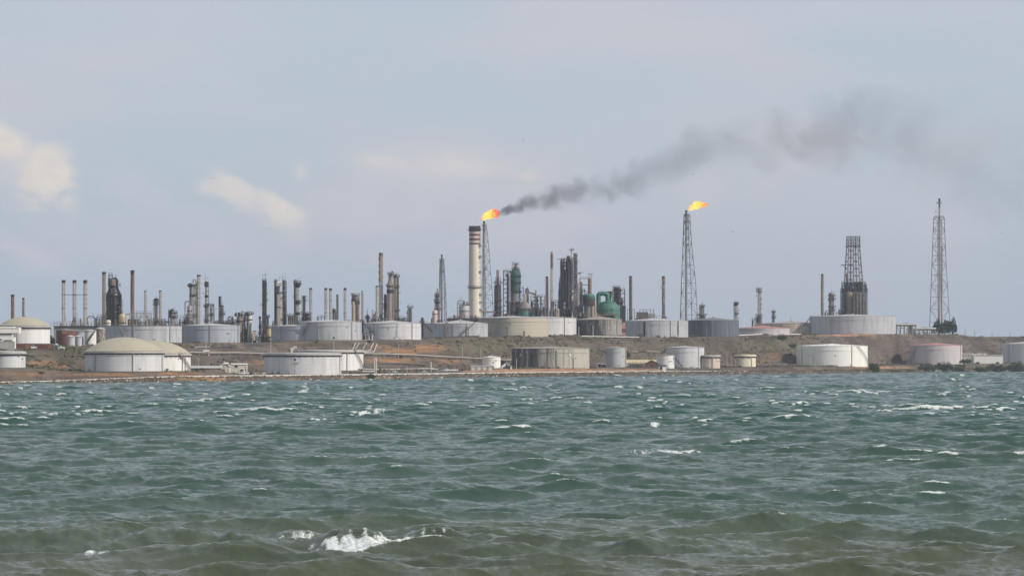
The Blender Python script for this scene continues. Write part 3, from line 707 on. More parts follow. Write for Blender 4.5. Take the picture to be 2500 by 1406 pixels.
gangway(1625, 1645, 872, 1668, 899, -3)
def helix(cx, x0, x1, up=True, mat="grey_steel"):
    """stair wrapped round the front of the shell"""
    u, r, hr, row = TANKS[cx]; Rp = row[1]
    a0, a1 = -math.acos((x0 - cx) / Rp), -math.acos((x1 - cx) / Rp)
    s = MB(); n = 22; P_ = []
    for i in range(n + 1):
        a = a0 + (a1 - a0) * i / n; z = (hr - .3) * (1 - i / n) + .3
        P_.append((Vector(((r + .2) * math.cos(a), (r + .2) * math.sin(a), z)), Vector(((r + 1.1) * math.cos(a), (r + 1.1) * math.sin(a), z))))
    for i, (p, q) in enumerate(P_):
        s.beam(p, q, .22); s.beam(q, q + Vector((0, 0, 1.1)), .1)
        if i: s.beam(P_[i - 1][1], q, .26); s.beam(P_[i - 1][1] + Vector((0, 0, 1.1)), q + Vector((0, 0, 1.1)), .12)
    u.b("stairway", s, mat)
helix(2031, 2086, 2116, mat="silver")
helix(376, 440, 462); helix(802, 866, 884); helix(2285, 2236, 2223)
helix(350, 300, 330); helix(806, 760, 742)
for q in ((1259, 860, 1.6, 5), (1271, 866, 2, 5), (1285, 860, 2.5, 2.5), (1390, 866, 4, 5)): patch(1344, *q)
for q in ((1357, 876, 5, 40), (1398, 886, 5, 24), (1298, 878, 7, 30)): patch(1344, *q, mat="black_tank", name="soot_run")
for q in ((1501, 799, 1.6, 2), (1487, 800, 1.6, 1.4)): patch(1463, *q)
for q in ((1571, 803, 5, 34), (1653, 802, 4.5, 34)): patch(1603, *q, mat="black_stack", name="soot_run")
for q in ((1239, 809, 1.2, 22), (1279, 815, 5, 13)): patch(1253, *q, mat="dark_stack", name="stain_plate")
for q in ((982, 806, 22, 34),): patch(957, *q, mat="pale_tank", name="repainted_plate")
for q in ((1092, 804, 7, 34),): patch(1124, *q, mat="rusty_tank", name="repainted_plate")
# dark posts and overflow legs by the slanting stairs
def post(px, y0, y1, t, w, name, label, cat, mat):
    u = U(name, label, cat, px, t, zb=None)
    zz0 = Z(y1, u.Y) - u.z
    return u.b("shaft", MB().box((0, 0, (u.h(y0) + min(zz0, 0)) / 2), (w, w, u.h(y0) - min(zz0, 0))), mat), u
for px, y0, y1, nm in ((884.5, 785, 829, "beside the large clean grey tank"), (1031, 787, 822, "between the pale tank and the small whitish tank")):
    o_, u_ = post(px, y0, y1, 268, 1.2, "stair_tower", "narrow dark stair tower " + nm, "stair tower", "dark_steel")
    platform(u_, 0, u_.h(y0), 1.3)
    ladder(u_, 0.9, -.9, 0, u_.h(y0))

# ------------------------------------------------------------------ chimneys
def stack(px, top, w, mat, label, t=480, cap=8, wb=None, capmat="soot_cap", plats=(), name="chimney", cat="chimney", group="refinery furnace chimneys", lad=0.5, bands=(), lean=0.0, bumps=0.0, ringz=()):
    u = U(name, label, cat, px, t, group)
    k = u.k; ht = u.h(top); r1 = w * k / 2; r0 = (wb or w * 1.06) * k / 2
    rr = lambda z: r0 + (r1 - r0) * z / ht
    hc = cap * k
    prof = [(r0 * 1.25, -1), (r0 * 1.25, .02 * ht), (r0, .03 * ht)]
    nseg = 30
    for i in range(1, nseg + 1):
        z = .03 * ht + (ht - hc - .03 * ht) * i / nseg
        prof.append((rr(z) * (1 + bumps * u.rng.uniform(-1, 1)), z))
    sh = MB().lathe(prof, 28)
    if lean:
        sh.v = [(v[0] + lean * math.sin(v[2] / ht * 7) * k, v[1], v[2]) for v in sh.v]
    u.b("shaft", sh, mat)
    u.b("cap", MB().lathe([(rr(ht - hc), ht - hc), (r1 * 1.05, ht - hc + .1), (r1 * 1.07, ht), (r1 * .8, ht), (r1 * .8, ht - hc)], 28), capmat)
    for (b0, b1, bm) in bands:
        z0, z1 = u.h(b1), u.h(b0)
        u.b("painted_band", MB().lathe([(rr(z0) + .04, z0), (rr(z1) + .04, z1)], 36), bm)
    for z in ringz:
        u.b("flange_ring", MB().ring((0, 0), u.h(z), rr(u.h(z)) - .05, rr(u.h(z)) + .16, .35, 24), "grey_steel")
    for pz, pw in plats: platform(u, 0, u.h(pz), pw * k / 2, rr(u.h(pz)))
    if lad: ladder(u, rr(ht / 2) * .75, -rr(ht / 2) * .95, 2, ht - 1, "grey_steel")
    return u
G = "group"
for a in [
 (31, 719, 8.5, "rust", "rust brown chimney behind the far left dome roof", 430, 6),
 (57, 727, 5.2, "mottled_stack", "thin patchy grey chimney behind the far left dome roof", 430, 4),
 (155.5, 684, 9.2, "pale_steel", "pale black capped chimney, first of the three equal ones from the left", 430, 7),
 (182, 684, 9.4, "pale_steel", "pale black capped chimney, middle of the three equal ones", 430, 7),
 (208.2, 684, 9.4, "pale_steel", "pale black capped chimney, last of the three equal ones beside the heater frame", 430, 8),
 (254, 664, 9.2, "tan_rust", "tan rusty chimney immediately left of the dark catalytic reactor", 470, 6),
 (323.5, 660, 9.4, "rust", "tallest rust brown chimney with flaking sooty top right of the dark reactor", 450, 9),
 (355, 710, 6, "pale_steel", "slim pale grey chimney rising from the exchanger deck", 440, 3),
 (391.5, 709, 6.4, "pale_steel", "slim pale chimney touching a thin column with platforms", 440, 3),
 (485.5, 671, 9.6, "pale_steel", "tall pale chimney right beside the gooseneck column", 440, 4),
 (537, 723.5, 6.8, "black_stack", "short all black stack above a grey vessel", 450, 3),
 (758.5, 703, 7.2, "pale_steel", "pale capped chimney standing alone right of the flare topped vent", 470, 4),
 (795.5, 703, 7.0, "pale_steel", "pale capped chimney, left one of a close pair over the clean grey tank", 470, 5),
 (807, 704, 7.0, "pale_steel", "pale capped chimney, right one of a close pair over the clean grey tank", 480, 5),
 (823.5, 719, 5.0, "dark_stack", "short thin brown chimney between taller pale ones", 490, 3),
 (842.5, 703, 7.0, "pale_steel", "pale capped chimney standing left of the wide brown heater", 475, 5),
 (884.5, 710, 4.4, "silver", "thin silvery vent pipe right of the wide brown heater", 480, 2),
 (921, 698, 7.8, "pale_steel", "pale chimney close on the left of the spiral finned chimney", 480, 3),
 (1347, 615, 5.8, "cream_concrete", "very tall thin chimney with rusty upper third", 560, 2),
 (1335, 675, 6.0, "pink_stack", "faded pink chimney beside the very tall thin one", 540, 3),
 (1539.5, 674, 7.4, "dark_stack", "dark plain chimney to the right of the green dome vessel", 480, 3),
 (2007.5, 669, 6.6, "mottled_stack", "patchy rust flecked chimney left of the coker derrick", 500, 3),
]:
    px, top, w, mat, lab, t, cap = a
    kw = {}
    if px == 1347: kw = dict(bands=[(619, 656, "rust")], ringz=[656, 710], wb=8.5)
    if px == 1335: kw = dict(wb=9.0, ringz=[760, 722])
    if px == 323.5: kw = dict(lean=.25, ringz=[715])
    if px in (57, 2007.5): kw = dict(bumps=.10, lean=.4)
    if px == 485.5: kw = dict(ringz=[690, 728, 745], wb=10.6)
    if px in (795.5, 807, 842.5, 758.5): kw = dict(ringz=[735, 765])
    if px in (155.5, 182, 208.2): kw = dict(ringz=[720, 752])
    stack(px, top, w, mat, lab, t, cap, **kw)
# tie cable between the three equal chimneys
u = U("tie_cable", "thin cable strung across the three equal pale chimneys", "cable", 182, 430)
u.b("cable", MB().path([u.p(151, 719.5, -1.2), u.p(182, 720, -1.2), u.p(212, 719.5, -1.2)], .14, 5), "dark_steel")
# spiral finned chimney
u = stack(930, 617, 9.6, "pale_steel", "tall chimney with a rusty spiral finned upper half", 520, 9, wb=10.5, capmat="dark_stack", ringz=[742, 698])
z0, z1 = u.h(690), u.h(624)
for s in range(3):
    f = MB(); n = 60; w0 = 4.9 * u.k
    for i in range(n + 1):
        a = 2 * math.pi * (s / 3 + 1.35 * i / n); z = z0 + (z1 - z0) * i / n
        f.v += [(w0 * .9 * math.cos(a - .16), w0 * .9 * math.sin(a - .16), z), (w0 * 1.26 * math.cos(a), w0 * 1.26 * math.sin(a), z), (w0 * .9 * math.cos(a + .16), w0 * .9 * math.sin(a + .16), z)]
        if i:
            b_ = 3 * i
            f.f += [(b_ - 3, b_ - 2, b_ + 1, b_), (b_ - 2, b_ - 1, b_ + 2, b_ + 1)]
    u.b("spiral_fin", f, "tan_rust")
u.b("painted_band", MB().lathe([(w0 * 1.03, z0), (w0 * 1.03, z1)], 24), "tan_rust")
# stack with broken strakes and a platform half way
u = stack(1620, 674, 7.4, "mottled_stack", "blotchy chimney with a platform collar and peeling skin", 470, 4, bumps=.12, lean=.3, capmat="dark_stack")
platform(u, 0, u.h(702.5), 6.6 * u.k, 3.5 * u.k, mat="pale_steel")
for i in range(16):
    z = u.h(u.rng.uniform(678, 770)); a = u.rng.uniform(0, 6.28); q = 3.8 * u.k
    u.b("peeling_panel", MB().box((q * math.cos(a), q * math.sin(a), z), (.25, .9, u.rng.uniform(.8, 2.6)), a), "dark_stack")
# the great banded chimney
u = stack(1159, 556, 26.5, "cream_concrete", "huge cream concrete chimney with brown bands near its sooty top", 470, 9, wb=33, capmat="soot_cap",
          bands=[(566, 571, "band_pink"), (571, 576.5, "band_brown"), (576.5, 582, "band_pink"), (582, 587.5, "band_brown"), (587.5, 593.5, "band_pink"), (593.5, 597.5, "band_brown")], lad=0)
platform(u, 0, u.h(563.5), 16 * u.k, 13 * u.k, h=1.6); platform(u, 0, u.h(702.5), 17.5 * u.k, 14 * u.k)
cr = MB().ring((0, 0), u.h(557.5), 12.6 * u.k, 13.1 * u.k, .6, 30)
for i in range(30):
    a = 2 * math.pi * i / 30
    cr.box((13.2 * u.k * math.cos(a), 13.2 * u.k * math.sin(a), u.h(556)), (.5, .9, u.rng.uniform(.8, 2.6)), a)
u.b("crown", cr, "soot_cap")
ladder(u, 12.6 * u.k, -8.5 * u.k, 3, u.h(568), "grey_steel", w=.9)
for pz in (600, 627, 664, 720, 738, 757):
    u.b("landing", MB().box((13.2 * u.k, -8.2 * u.k, u.h(pz)), (2.0, 1.6, 1.5)), "grey_steel")
u.b("drain_pipe", MB().path([(-11.5 * u.k, -9.2 * u.k, 0), (-11 * u.k, -8.6 * u.k, u.h(600))], .2, 6), "brown_steel")
# ------------------------------------------------------------------ process units
def vessel(u, name, px, top, bot, w, mat, w2=None, dt=.35, db=0.0, d=0.0, n=24, parent=None, bands=(), bmat="dark_steel"):
    """upright cylinder between photo rows with domed ends"""
    k = u.k; r1, r0 = w * k / 2, (w2 or w) * k / 2
    z1, z0 = u.h(top), (u.h(bot) if bot else -1.0)
    x = (px - u.px) * k
    prof = []
    if db: prof += [(0, z0)] + [(r0 * math.sin(a), z0 + r0 * db * (1 - math.cos(a))) for a in (.4, .8, 1.2, 1.57)]
    else: prof += [(0, z0), (r0, z0)]
    zt = z1 - r1 * dt
    for i in range(1, 9): prof.append((r0 + (r1 - r0) * i / 8, (prof[-1][1] if i == 1 and not db else z0 + r0 * db) + (zt - z0 - r0 * db) * i / 8) if i > 1 else (r0 + (r1 - r0) / 8, z0 + r0 * db + (zt - z0 - r0 * db) / 8))
    prof += [(r1 * math.cos(a), zt + r1 * dt * math.sin(a)) for a in (.35, .7, 1.05, 1.35)] + [(0, z1)]
    mb = MB().lathe(prof, n)
    mb.v = [(v[0] + x, v[1] + d, v[2]) for v in mb.v]
    o = u.b(name, mb, mat, parent)
    for b0, b1 in bands:
        g = MB().lathe([(r1 * 1.0 - .05, u.h(b1)), (r1 + .22, u.h(b1)), (r1 + .22, u.h(b0)), (r1 - .05, u.h(b0))], n)
        g.v = [(v[0] + x, v[1] + d, v[2]) for v in g.v]
        u.b("collar", g, bmat)
    return o
def pipe(u, pts, w, mat="grey_steel", d=-1.5, bend=1.6, name="pipe", n=8):
    return u.b(name, MB().path([u.p(a, b, d) if not isinstance(c, float) else u.p(a, b, c) for a, b, c in [(q + (None,))[:3] for q in pts]], w * u.k / 2, n, bend), mat)
def frame(u, x0, x1, top, bot, dep=5.0, lev=4, bays=2, w=.35, brace=True, mat="dark_steel", d=0.0, name="steel_frame", deck=True):
    """open steel structure: posts, floors, diagonals, touching so that it is one welded piece"""
    mb = MB(); a, b_ = u.p(x0, top), u.p(x1, bot)
    zs = [b_.z + (a.z - b_.z) * i / lev for i in range(lev + 1)]
    xs = [a.x + (b_.x - a.x) * i / bays for i in range(bays + 1)]
    ys = (d - dep / 2, d + dep / 2)
    for x in xs:
        for y in ys: mb.beam((x, y, min(zs[0], -.5)), (x, y, zs[-1]), w)
    for j, z in enumerate(zs):
        if j == 0: continue
        for y in ys: mb.beam((xs[0], y, z), (xs[-1], y, z), w * .9)
        for x in xs: mb.beam((x, ys[0], z), (x, ys[1], z), w * .8)
        if deck and u.rng.random() < .55: mb.box(((xs[0] + xs[-1]) / 2, d, z + .05), (abs(xs[-1] - xs[0]), dep, .12))
        if brace:
            for i in range(bays):
                if u.rng.random() < .75:
                    p, q = (xs[i], zs[j - 1]), (xs[i + 1], z)
                    if (i + j) % 2: p, q = (xs[i + 1], zs[j - 1]), (xs[i], z)
                    for y in ys: mb.beam((p[0], y, p[1]), (q[0], y, q[1]), w * .6)
    for y in ys:                                # top handrail
        mb.beam((xs[0], y, zs[-1] + 1.1), (xs[-1], y, zs[-1] + 1.1), .12)
        for x in xs: mb.beam((x, y, zs[-1]), (x, y, zs[-1] + 1.1), .12)
    return u.b(name, mb, mat)
def davit(u, px, y0, y1, dx=4, w=.8, d=0.0, mat="dark_steel", name="davit"):
    s = MB().path([u.p(px, y0, d), u.p(px, y1, d), u.p(px + dx, y1, d)], w * u.k / 2, 6)
    return u.b(name, s, mat)
def spire(u, px, y0, y1, w=1.2, d=0.0, mat="dark_steel"):
    return u.b("spire", MB().cyl(u.p(px, y0, d), u.p(px, y1, d), w * u.k / 2, w * u.k / 4, 6), mat)
def clutter(u, x0, x1, top, bot, n, mats=("dark_steel", "grey_steel", "brown_steel"), dep=6.0):
    """small pumps, drums, valves and risers of the unit, each a part"""
    r = u.rng
    for i in range(n):
        px = r.uniform(x0, x1); m_ = r.choice(mats); d = r.uniform(-dep / 2, dep / 2)
        typ = r.random()
        if typ < .35:
            tp = r.uniform(top, (top + bot) / 2 + 2)
            vessel(u, "drum", px, tp, bot, r.uniform(3, 7), m_, d=d, dt=.5, n=14)
        elif typ < .7:
            y1 = r.uniform(top, bot - 4); xx = px + r.choice((-1, 1)) * r.uniform(4, 12)
            xx = min(max(xx, x0 - 2), x1 + 2)
            pipe(u, [(px, bot), (px, y1), (xx, y1), (xx, bot)], r.uniform(.9, 2.0), m_, d, 1.0, n=6)
        else:
            y1 = r.uniform(top, (top + bot) / 2); 
            u.b("riser", MB().cyl(u.p(px, bot + 2, d), u.p(px, y1, d), r.uniform(.5, 1.4) * u.k / 2, n=6).box(u.p(px, y1, d), (r.uniform(1, 2.4) * u.k, 1.2, 1.4 * u.k)), m_)
def column(px, top, w, mat, label, t=450, name="distillation_tower", cat="tower", plats=(), cols=(), lad=True, dt=.5, w2=None, dav=None, neck=None, base=None, group=None, u=None):
    u = u or U(name, label, cat, px, t, group)
    vessel(u, "shell", px, top, None, w, mat, w2, dt=dt, bands=cols)
    for pz, ex in plats: platform(u, 0, u.h(pz), (w / 2 + ex) * u.k, w / 2 * u.k * .98)
    if lad: ladder(u, w * .36 * u.k, -w * .46 * u.k - .3, 1, u.h(top) - .6)
    if u.h(top) > 14 and w >= 4:
        r = u.rng
        for i in range(int(min(9, u.h(top) / 6))):
            s_ = r.choice((-1, 1)); z = r.uniform(6, u.h(top) - 1); x = s_ * w * .5 * u.k
            u.b("ledge", MB().box((x + s_ * .5, r.uniform(-1, 0), z), (1.3 + r.random(), 1.6, .25)).beam((x + s_ * 1.0, -.5, z), (x + s_ * 1.0, -.5, z + 1.2), .14), r.choice(("dark_steel", "grey_steel")))
        s_ = r.choice((-1, 1)); x = s_ * (w * .5 * u.k + .45)
        u.b("riser_pipe", MB().path([(x * .7, 0, u.h(top) - .8), (x, -.3, u.h(top) - 1.2), (x, -.3, -.5)], .28, 6), r.choice(("dark_steel", "brown_steel", "grey_steel")))
    if dav: davit(u, px + dav[0], top + 2, top - dav[1], dav[2])
    if neck: u.b("nozzle", MB().cyl(u.p(px, top + 1), u.p(px, top - neck[0]), neck[1] * u.k / 2, n=10).ring((0, 0), u.h(top - neck[0]), .01, neck[1] * u.k * .75, .3, 10), mat)
    return u

# --- far left: heater block under the three equal chimneys
u = U("heater_block", "low grey heater block carrying pipework below the three equal chimneys", "heater", 190, 415)
u.b("casing", MB().box((0, 0, u.h(798) / 2 - 1), (108 * u.k, 16, u.h(798) + 2)), "grey_steel")
u.b("roof_slab", MB().box((0, 0, u.h(796.5)), (112 * u.k, 18, 1.6 * u.k)), "dark_steel")
for x in (155, 182, 208): vessel(u, "stack_base", x, 787, 797, 16, "grey_steel", 22, dt=.3)
frame(u, 128, 250, 790, 798, 14, 1, 16, .22, False, "grey_steel", name="roof_railing", deck=False)
pipe(u, [(214, 797), (214, 772), (232, 772), (232, 797)], 1.8, "dark_steel"); pipe(u, [(216, 776), (240, 776)], 1.0, "dark_steel", name="pipe")
clutter(u, 165, 200, 774, 797, 9); clutter(u, 226, 252, 772, 797, 8); spire(u, 228, 775, 761, .8); spire(u, 189, 785, 762, .7); spire(u, 161, 785, 768, .6)
frame(u, 238, 256, 773, 797, 6, 3, 2, .25)
# --- the dark catalytic reactor
u = U("catalytic_reactor", "dark soot coloured catalytic reactor with tapered neck between rusty chimneys", "reactor", 277, 470)
k = u.k
u.b("shell", MB().lathe([(0, -1), (16 * k, -1), (16.5 * k, u.h(735)), (17.5 * k, u.h(722)), (17 * k, u.h(717)), (11 * k, u.h(703)), (9.5 * k, u.h(697)), (9.5 * k, u.h(684)), (8 * k, u.h(680)), (0, u.h(678))], 32), "dark_steel")
vessel(u, "regenerator_head", 278, 682, 697, 13, "brown_steel", d=-5, dt=.3)
vessel(u, "side_column", 284.5, 718, None, 6.5, "tan_rust", d=-9.5 * k - 3, bands=[(733, 735), (752, 754)], bmat="brown_steel")
u.b("collar", MB().ring((0, 0), u.h(698), 9 * k, 9.9 * k, .5, 28), "pale_steel")
pipe(u, [(279, 684), (281, 678), (287, 682), (288, 705), (294, 716), (294, 770), (300, 782)], 4, "dark_steel", -2, 2.5, "transfer_pipe")
pipe(u, [(296, 720), (296, 765), (303, 776), (303, 790)], 2.6, "dark_steel", 0, 2, "transfer_pipe")
frame(u, 259, 282, 732, 795, 6, 6, 3, .3, True, "dark_steel", -17 * k)
frame(u, 266, 274, 671, 690, 4, 2, 1, .25, False)
for z, r_ in ((689.5, 12), (699, 11.5), (721, 19), (735, 18.5)): platform(u, 0, u.h(z), r_ * k, 9 * k)
spire(u, 281, 682, 669, 1.4); spire(u, 284, 684, 670, .8); davit(u, 269, 690, 671, -3)
pipe(u, [(262, 795), (262, 765), (258, 758), (258, 725)], 2, "grey_steel", -3)
clutter(u, 258, 300, 770, 795, 12); clutter(u, 262, 294, 700, 795, 16, ("dark_steel", "brown_steel", "coke_brown", "dark_steel"), 22); clutter(u, 266, 290, 676, 700, 7, ("dark_steel", "brown_steel"), 10)
frame(u, 260, 297, 722, 795, 5, 7, 4, .32, True, "dark_steel", -18.5 * k)
u = U("process_vessel", "yellowed squat vessel with streaked dome at the foot of the dark reactor", "vessel", 299, 435)
vessel(u, "shell", 299, 766, None, 17, "yellow_vessel", dt=.9, bands=[(787, 789)]); davit(u, 297, 770, 762, 4); ladder(u, 2, -2.6, 0, u.h(770))
u = U("process_vessel", "short whitish vessel at the left foot of the dark reactor", "vessel", 264.5, 435)
vessel(u, "shell", 264.5, 781, None, 12, "cream_concrete", dt=.3, bands=[(788, 789)])
u = U("exchanger_deck", "steel exchanger deck with pipe gantry around the slim pale chimney", "pipe deck", 342, 430)
frame(u, 318, 368, 764, 796, 7, 3, 6, .3, True, "grey_steel"); clutter(u, 338, 372, 774, 796, 14); clutter(u, 312, 336, 782, 796, 5, ("rust", "brown_steel"))
u.b("furnace_base", MB().box(u.p(324, 789, 3), (24 * u.k, 8, 20 * u.k)), "rust"); pipe(u, [(305, 796), (305, 768), (316, 767)], 2, "dark_steel", -3)
column(382, 727, 7.5, "grey_steel", "thin grey column with small platforms clinging to a slim pale chimney", 435, plats=[(736, 3), (744, 3), (783, 4)], dav=(1, 3, -4), cols=[(728, 733)])
u = column(423, 759, 16, "silver", "squat pale vessel with round platform collar between chimneys and flat topped tank", 430, "process_vessel", "vessel", plats=[(764, 2), (774, 3.5)], dt=.4)
pipe(u, [(416, 775), (416, 757), (424, 755), (424, 760)], 3, "dark_steel"); pipe(u, [(404, 792), (404, 787), (415, 786)], 3, "dark_steel", -2); davit(u, 427, 762, 751, -5)
frame(u, 412, 420, 758, 776, 3, 2, 1, .25)
# --- gooseneck column group
u = column(471.5, 690, 12, "pale_steel", "tall pale column with curved gooseneck pipe and a side ring at its head", 445, plats=[(697, 3.5), (722, 3), (772, 4)], dav=(-2, 9, 5), cols=[(696, 698)])
pipe(u, [(473, 691), (474, 684), (479, 684), (480, 692), (480, 796)], 2.0, "dark_steel", -3, 1.4, "overhead_pipe"); pipe(u, [(468, 694), (459, 694), (459, 699), (467, 700)], 3.0, "dark_steel", -1, 2, "side_loop")
vessel(u, "side_column", 466.5, 695, None, 5, "dark_stack", d=2)
u = U("process_vessel", "grey vessel under a thick hooped pipe left of the gooseneck column", "vessel", 460, 440)
vessel(u, "shell", 462.5, 746, None, 11, "grey_steel", bands=[(758, 760), (768, 770)]); pipe(u, [(452.5, 796), (452.5, 736), (463, 735), (463, 748)], 3.6, "grey_steel", -1, 4, "hooped_pipe")
frame(u, 440, 470, 774, 797, 6, 2, 4, .25, True, "grey_steel"); clutter(u, 442, 470, 764, 796, 8)
u = column(504, 684, 7.2, "pale_steel", "slim stepped column topped by two thin spires over the coned grey tank", 440, plats=[(696, 1.6), (748, 3), (785, 3)], cols=[(688, 692), (697, 700), (721, 726)])
vessel(u, "skirt", 504.6, 747, None, 9.6, "grey_steel", dt=.1, bands=[(748, 751)]); spire(u, 500.8, 690, 668); spire(u, 507.4, 690, 676)
u = column(516.5, 749, 8.6, "silver", "short pale vessel with crown platform right of the twin spire column", 440, "process_vessel", "vessel", plats=[(747, 2), (770, 2)], dav=(2, 4, -5)); clutter(u, 511, 522, 742, 752, 3)
u = column(542, 746, 8, "grey_steel", "grey vessel standing against the all black stack", 440, "process_vessel", "vessel", plats=[(767, 4)], dav=(0, 7, 4), cols=[(745, 748), (757, 758)]); clutter(u, 526, 556, 774, 795, 10)
pipe(u, [(550, 796), (550, 783), (556, 784), (556, 796)], 1.6, "dark_steel")
u = U("valve_skid", "small isolated valve skid on the skyline between the grey vessel and coke drums", "valve skid", 563, 430); clutter(u, 559, 568, 770, 795, 5); frame(u, 559, 568, 775, 795, 3, 2, 1, .22)
u = U("coke_drum", "pair of domed coke drums with crowded top platforms behind the grey tanks", "coke drum", 597, 420)
vessel(u, "drum", 588, 766, None, 21, "drum_steel", dt=.8, bands=[(783, 786)]); vessel(u, "drum", 609, 765, None, 14, "pale_steel", dt=1.0, bands=[(779, 782)])
platform(u, -9 * u.k, u.h(768), 12.5 * u.k, 6 * u.k); platform(u, 12 * u.k, u.h(767), 10 * u.k, 4 * u.k)
frame(u, 598, 606, 768, 836, 5, 6, 1, .35); clutter(u, 575, 617, 757, 772, 14, ("dark_steel", "pale_steel", "dark_steel")); vessel(u, "side_column", 613, 795, None, 6, "dull_green", d=-5); vessel(u, "side_column", 594, 787, None, 4, "dark_steel", d=-6)
clutter(u, 574, 620, 800, 836, 14)
u = U("pump_house", "small pinkish pump house low beside the coke drums", "shed", 622, 430); u.b("wall", MB().box((0, 0, u.h(808) / 2), (8 * u.k, 5, u.h(808))), "band_pink"); u.b("roof", MB().box((0, 0, u.h(807.6)), (8.6 * u.k, 5.4, .3)), "roof_dark"); u.b("door", MB().box((0, -2.53, 1.1), (1.2, .12, 2.2)), "dark_steel")
# --- twin spired column and neighbours
u = column(645, 683, 8, "dark_stack", "weathered column crowned by a crossbar between two spires, leftmost of such columns", 420, plats=[(700, .8), (746, 1)], cols=[(697, 699), (714, 715), (764, 768), (783, 787)], w2=10)
spire(u, 641.6, 690, 671, 1.0); spire(u, 647.8, 690, 665, 1.0); u.b("crossbar", MB().beam(u.p(640, 671.5), u.p(652, 671.5), .25), "dark_steel"); frame(u, 641, 649, 684, 740, 4, 7, 1, .25); clutter(u, 630, 660, 800, 836, 10)
u = column(634.5, 779, 4, "dark_steel", "short black vent with flat cap low on the left of the crossbar column", 400, "vent_stack", "vent", plats=[(800, 1), (815, 2)], lad=False, w2=6); u.b("cap", MB().ring((0, 0), u.h(779), .01, 3.2 * u.k, 1.6, 12), "dark_steel")
u = column(654, 772, 4.4, "dark_steel", "black vent with flared cap directly right of the crossbar column", 400, "vent_stack", "vent", plats=[(774, 2.4)], lad=False, w2=5); vessel(u, "hood", 655.5, 794, None, 8, "brown_steel", 14, dt=.2)
u = column(656.5, 800, 12, "yellow_vessel", "small cream drum at the foot of the black flared vent", 385, "process_vessel", "vessel", plats=[(801, 1)], lad=False); frame(u, 625, 664, 822, 838, 5, 2, 5, .3); clutter(u, 626, 648, 812, 838, 9)
u = column(681.5, 718, 12, "cream_concrete", "bright cream column with dark upper riser and hooped pipe on top", 440, plats=[(717, 2)], cols=[(749, 751.5)], dt=.15)
vessel(u, "riser", 672, 684, None, 6, "dark_steel", d=2); vessel(u, "cap", 680, 687, 699, 15, "pale_steel", dt=.6, d=1); vessel(u, "neck", 679.5, 697, 719, 8, "dark_stack", d=1, dt=.1)
pipe(u, [(669.5, 690), (669.5, 682), (676.5, 682), (676.5, 690)], 2.2, "grey_steel", 0, 2.2, "hooped_pipe"); pipe(u, [(683, 691), (689, 691), (689, 696), (682, 697)], 2.0, "grey_steel", -1, 2, "side_loop"); davit(u, 681, 690, 676.5, 5)
clutter(u, 660, 676, 780, 800, 7)
u = column(693.2, 683, 7.8, "dark_stack", "weathered column with two thin spires right of the bright cream column", 450, cols=[(703, 704), (712, 712.6), (722, 726), (751, 755), (775, 779)], w2=9.5)
spire(u, 689.6, 690, 669, 1.0); spire(u, 696, 690, 665, 1.0); u.b("collar", MB().ring((0, 0), u.h(711), 4 * u.k, 4.5 * u.k, 1.6 * u.k, 12), "pale_steel"); frame(u, 695, 699, 740, 796, 3, 8, 1, .22); clutter(u, 686, 700, 780, 797, 5)
u = U("process_vessel", "cluster of dark ribbed exchanger drums between two tall columns", "vessel", 709, 440)
for x in (705, 710.5, 715.5): vessel(u, "drum", x, 771 + (x % 2), None, 5.6, "dark_stack", bands=[(778, 779)])
davit(u, 707, 773, 764, 5); platform(u, 0, u.h(772), 8 * u.k, 2)
u = column(726, 692, 11, "pale_steel", "blotchy column with crowded dark head platform and hooked pipe", 450, plats=[(691, 4), (697, 3.5), (741, 3)], cols=[(690, 702), (733, 741), (762, 769)], dav=(4, 13, 5))
vessel(u, "riser", 720, 686, None, 4, "dark_steel", d=-2); pipe(u, [(719, 692), (719, 684), (725, 684), (725, 694)], 1.8, "dark_steel", -2.5, 1.8, "hooped_pipe"); pipe(u, [(731, 691), (737, 694), (731, 698)], 1.5, "dark_steel", -1, 1, "side_loop"); clutter(u, 719, 735, 770, 796, 6)
u = column(742.5, 724, 6, "dark_stack", "grey vent with wide flat winged cap beside a pale capped chimney", 455, "vent_stack", "vent", lad=True, cols=[(722, 727)]); u.b("winged_cap", MB().box((0, 0, u.h(723.5)), (16 * u.k, 2, 1.2 * u.k)).box((-3 * u.k, 0, u.h(727.5)), (7 * u.k, 2, 1.0 * u.k)), "dark_steel"); frame(u, 731, 757, 766, 798, 6, 3, 4, .3); clutter(u, 731, 757, 762, 798, 14)
u = U("roof_pipework", "small pipework frame on the skyline above the clean grey tank", "pipe frame", 783, 460); frame(u, 776, 792, 774, 800, 4, 2, 2, .22, False); davit(u, 786, 780, 772, 5); clutter(u, 776, 792, 774, 790, 5)
u = column(814.5, 753, 6, "brown_steel", "stubby brown vessel wedged between pale chimneys over the clean grey tank", 485, "process_vessel", "vessel", plats=[(759, 1.5)], dav=(0, 3, 3)); clutter(u, 811, 822, 762, 785, 4)
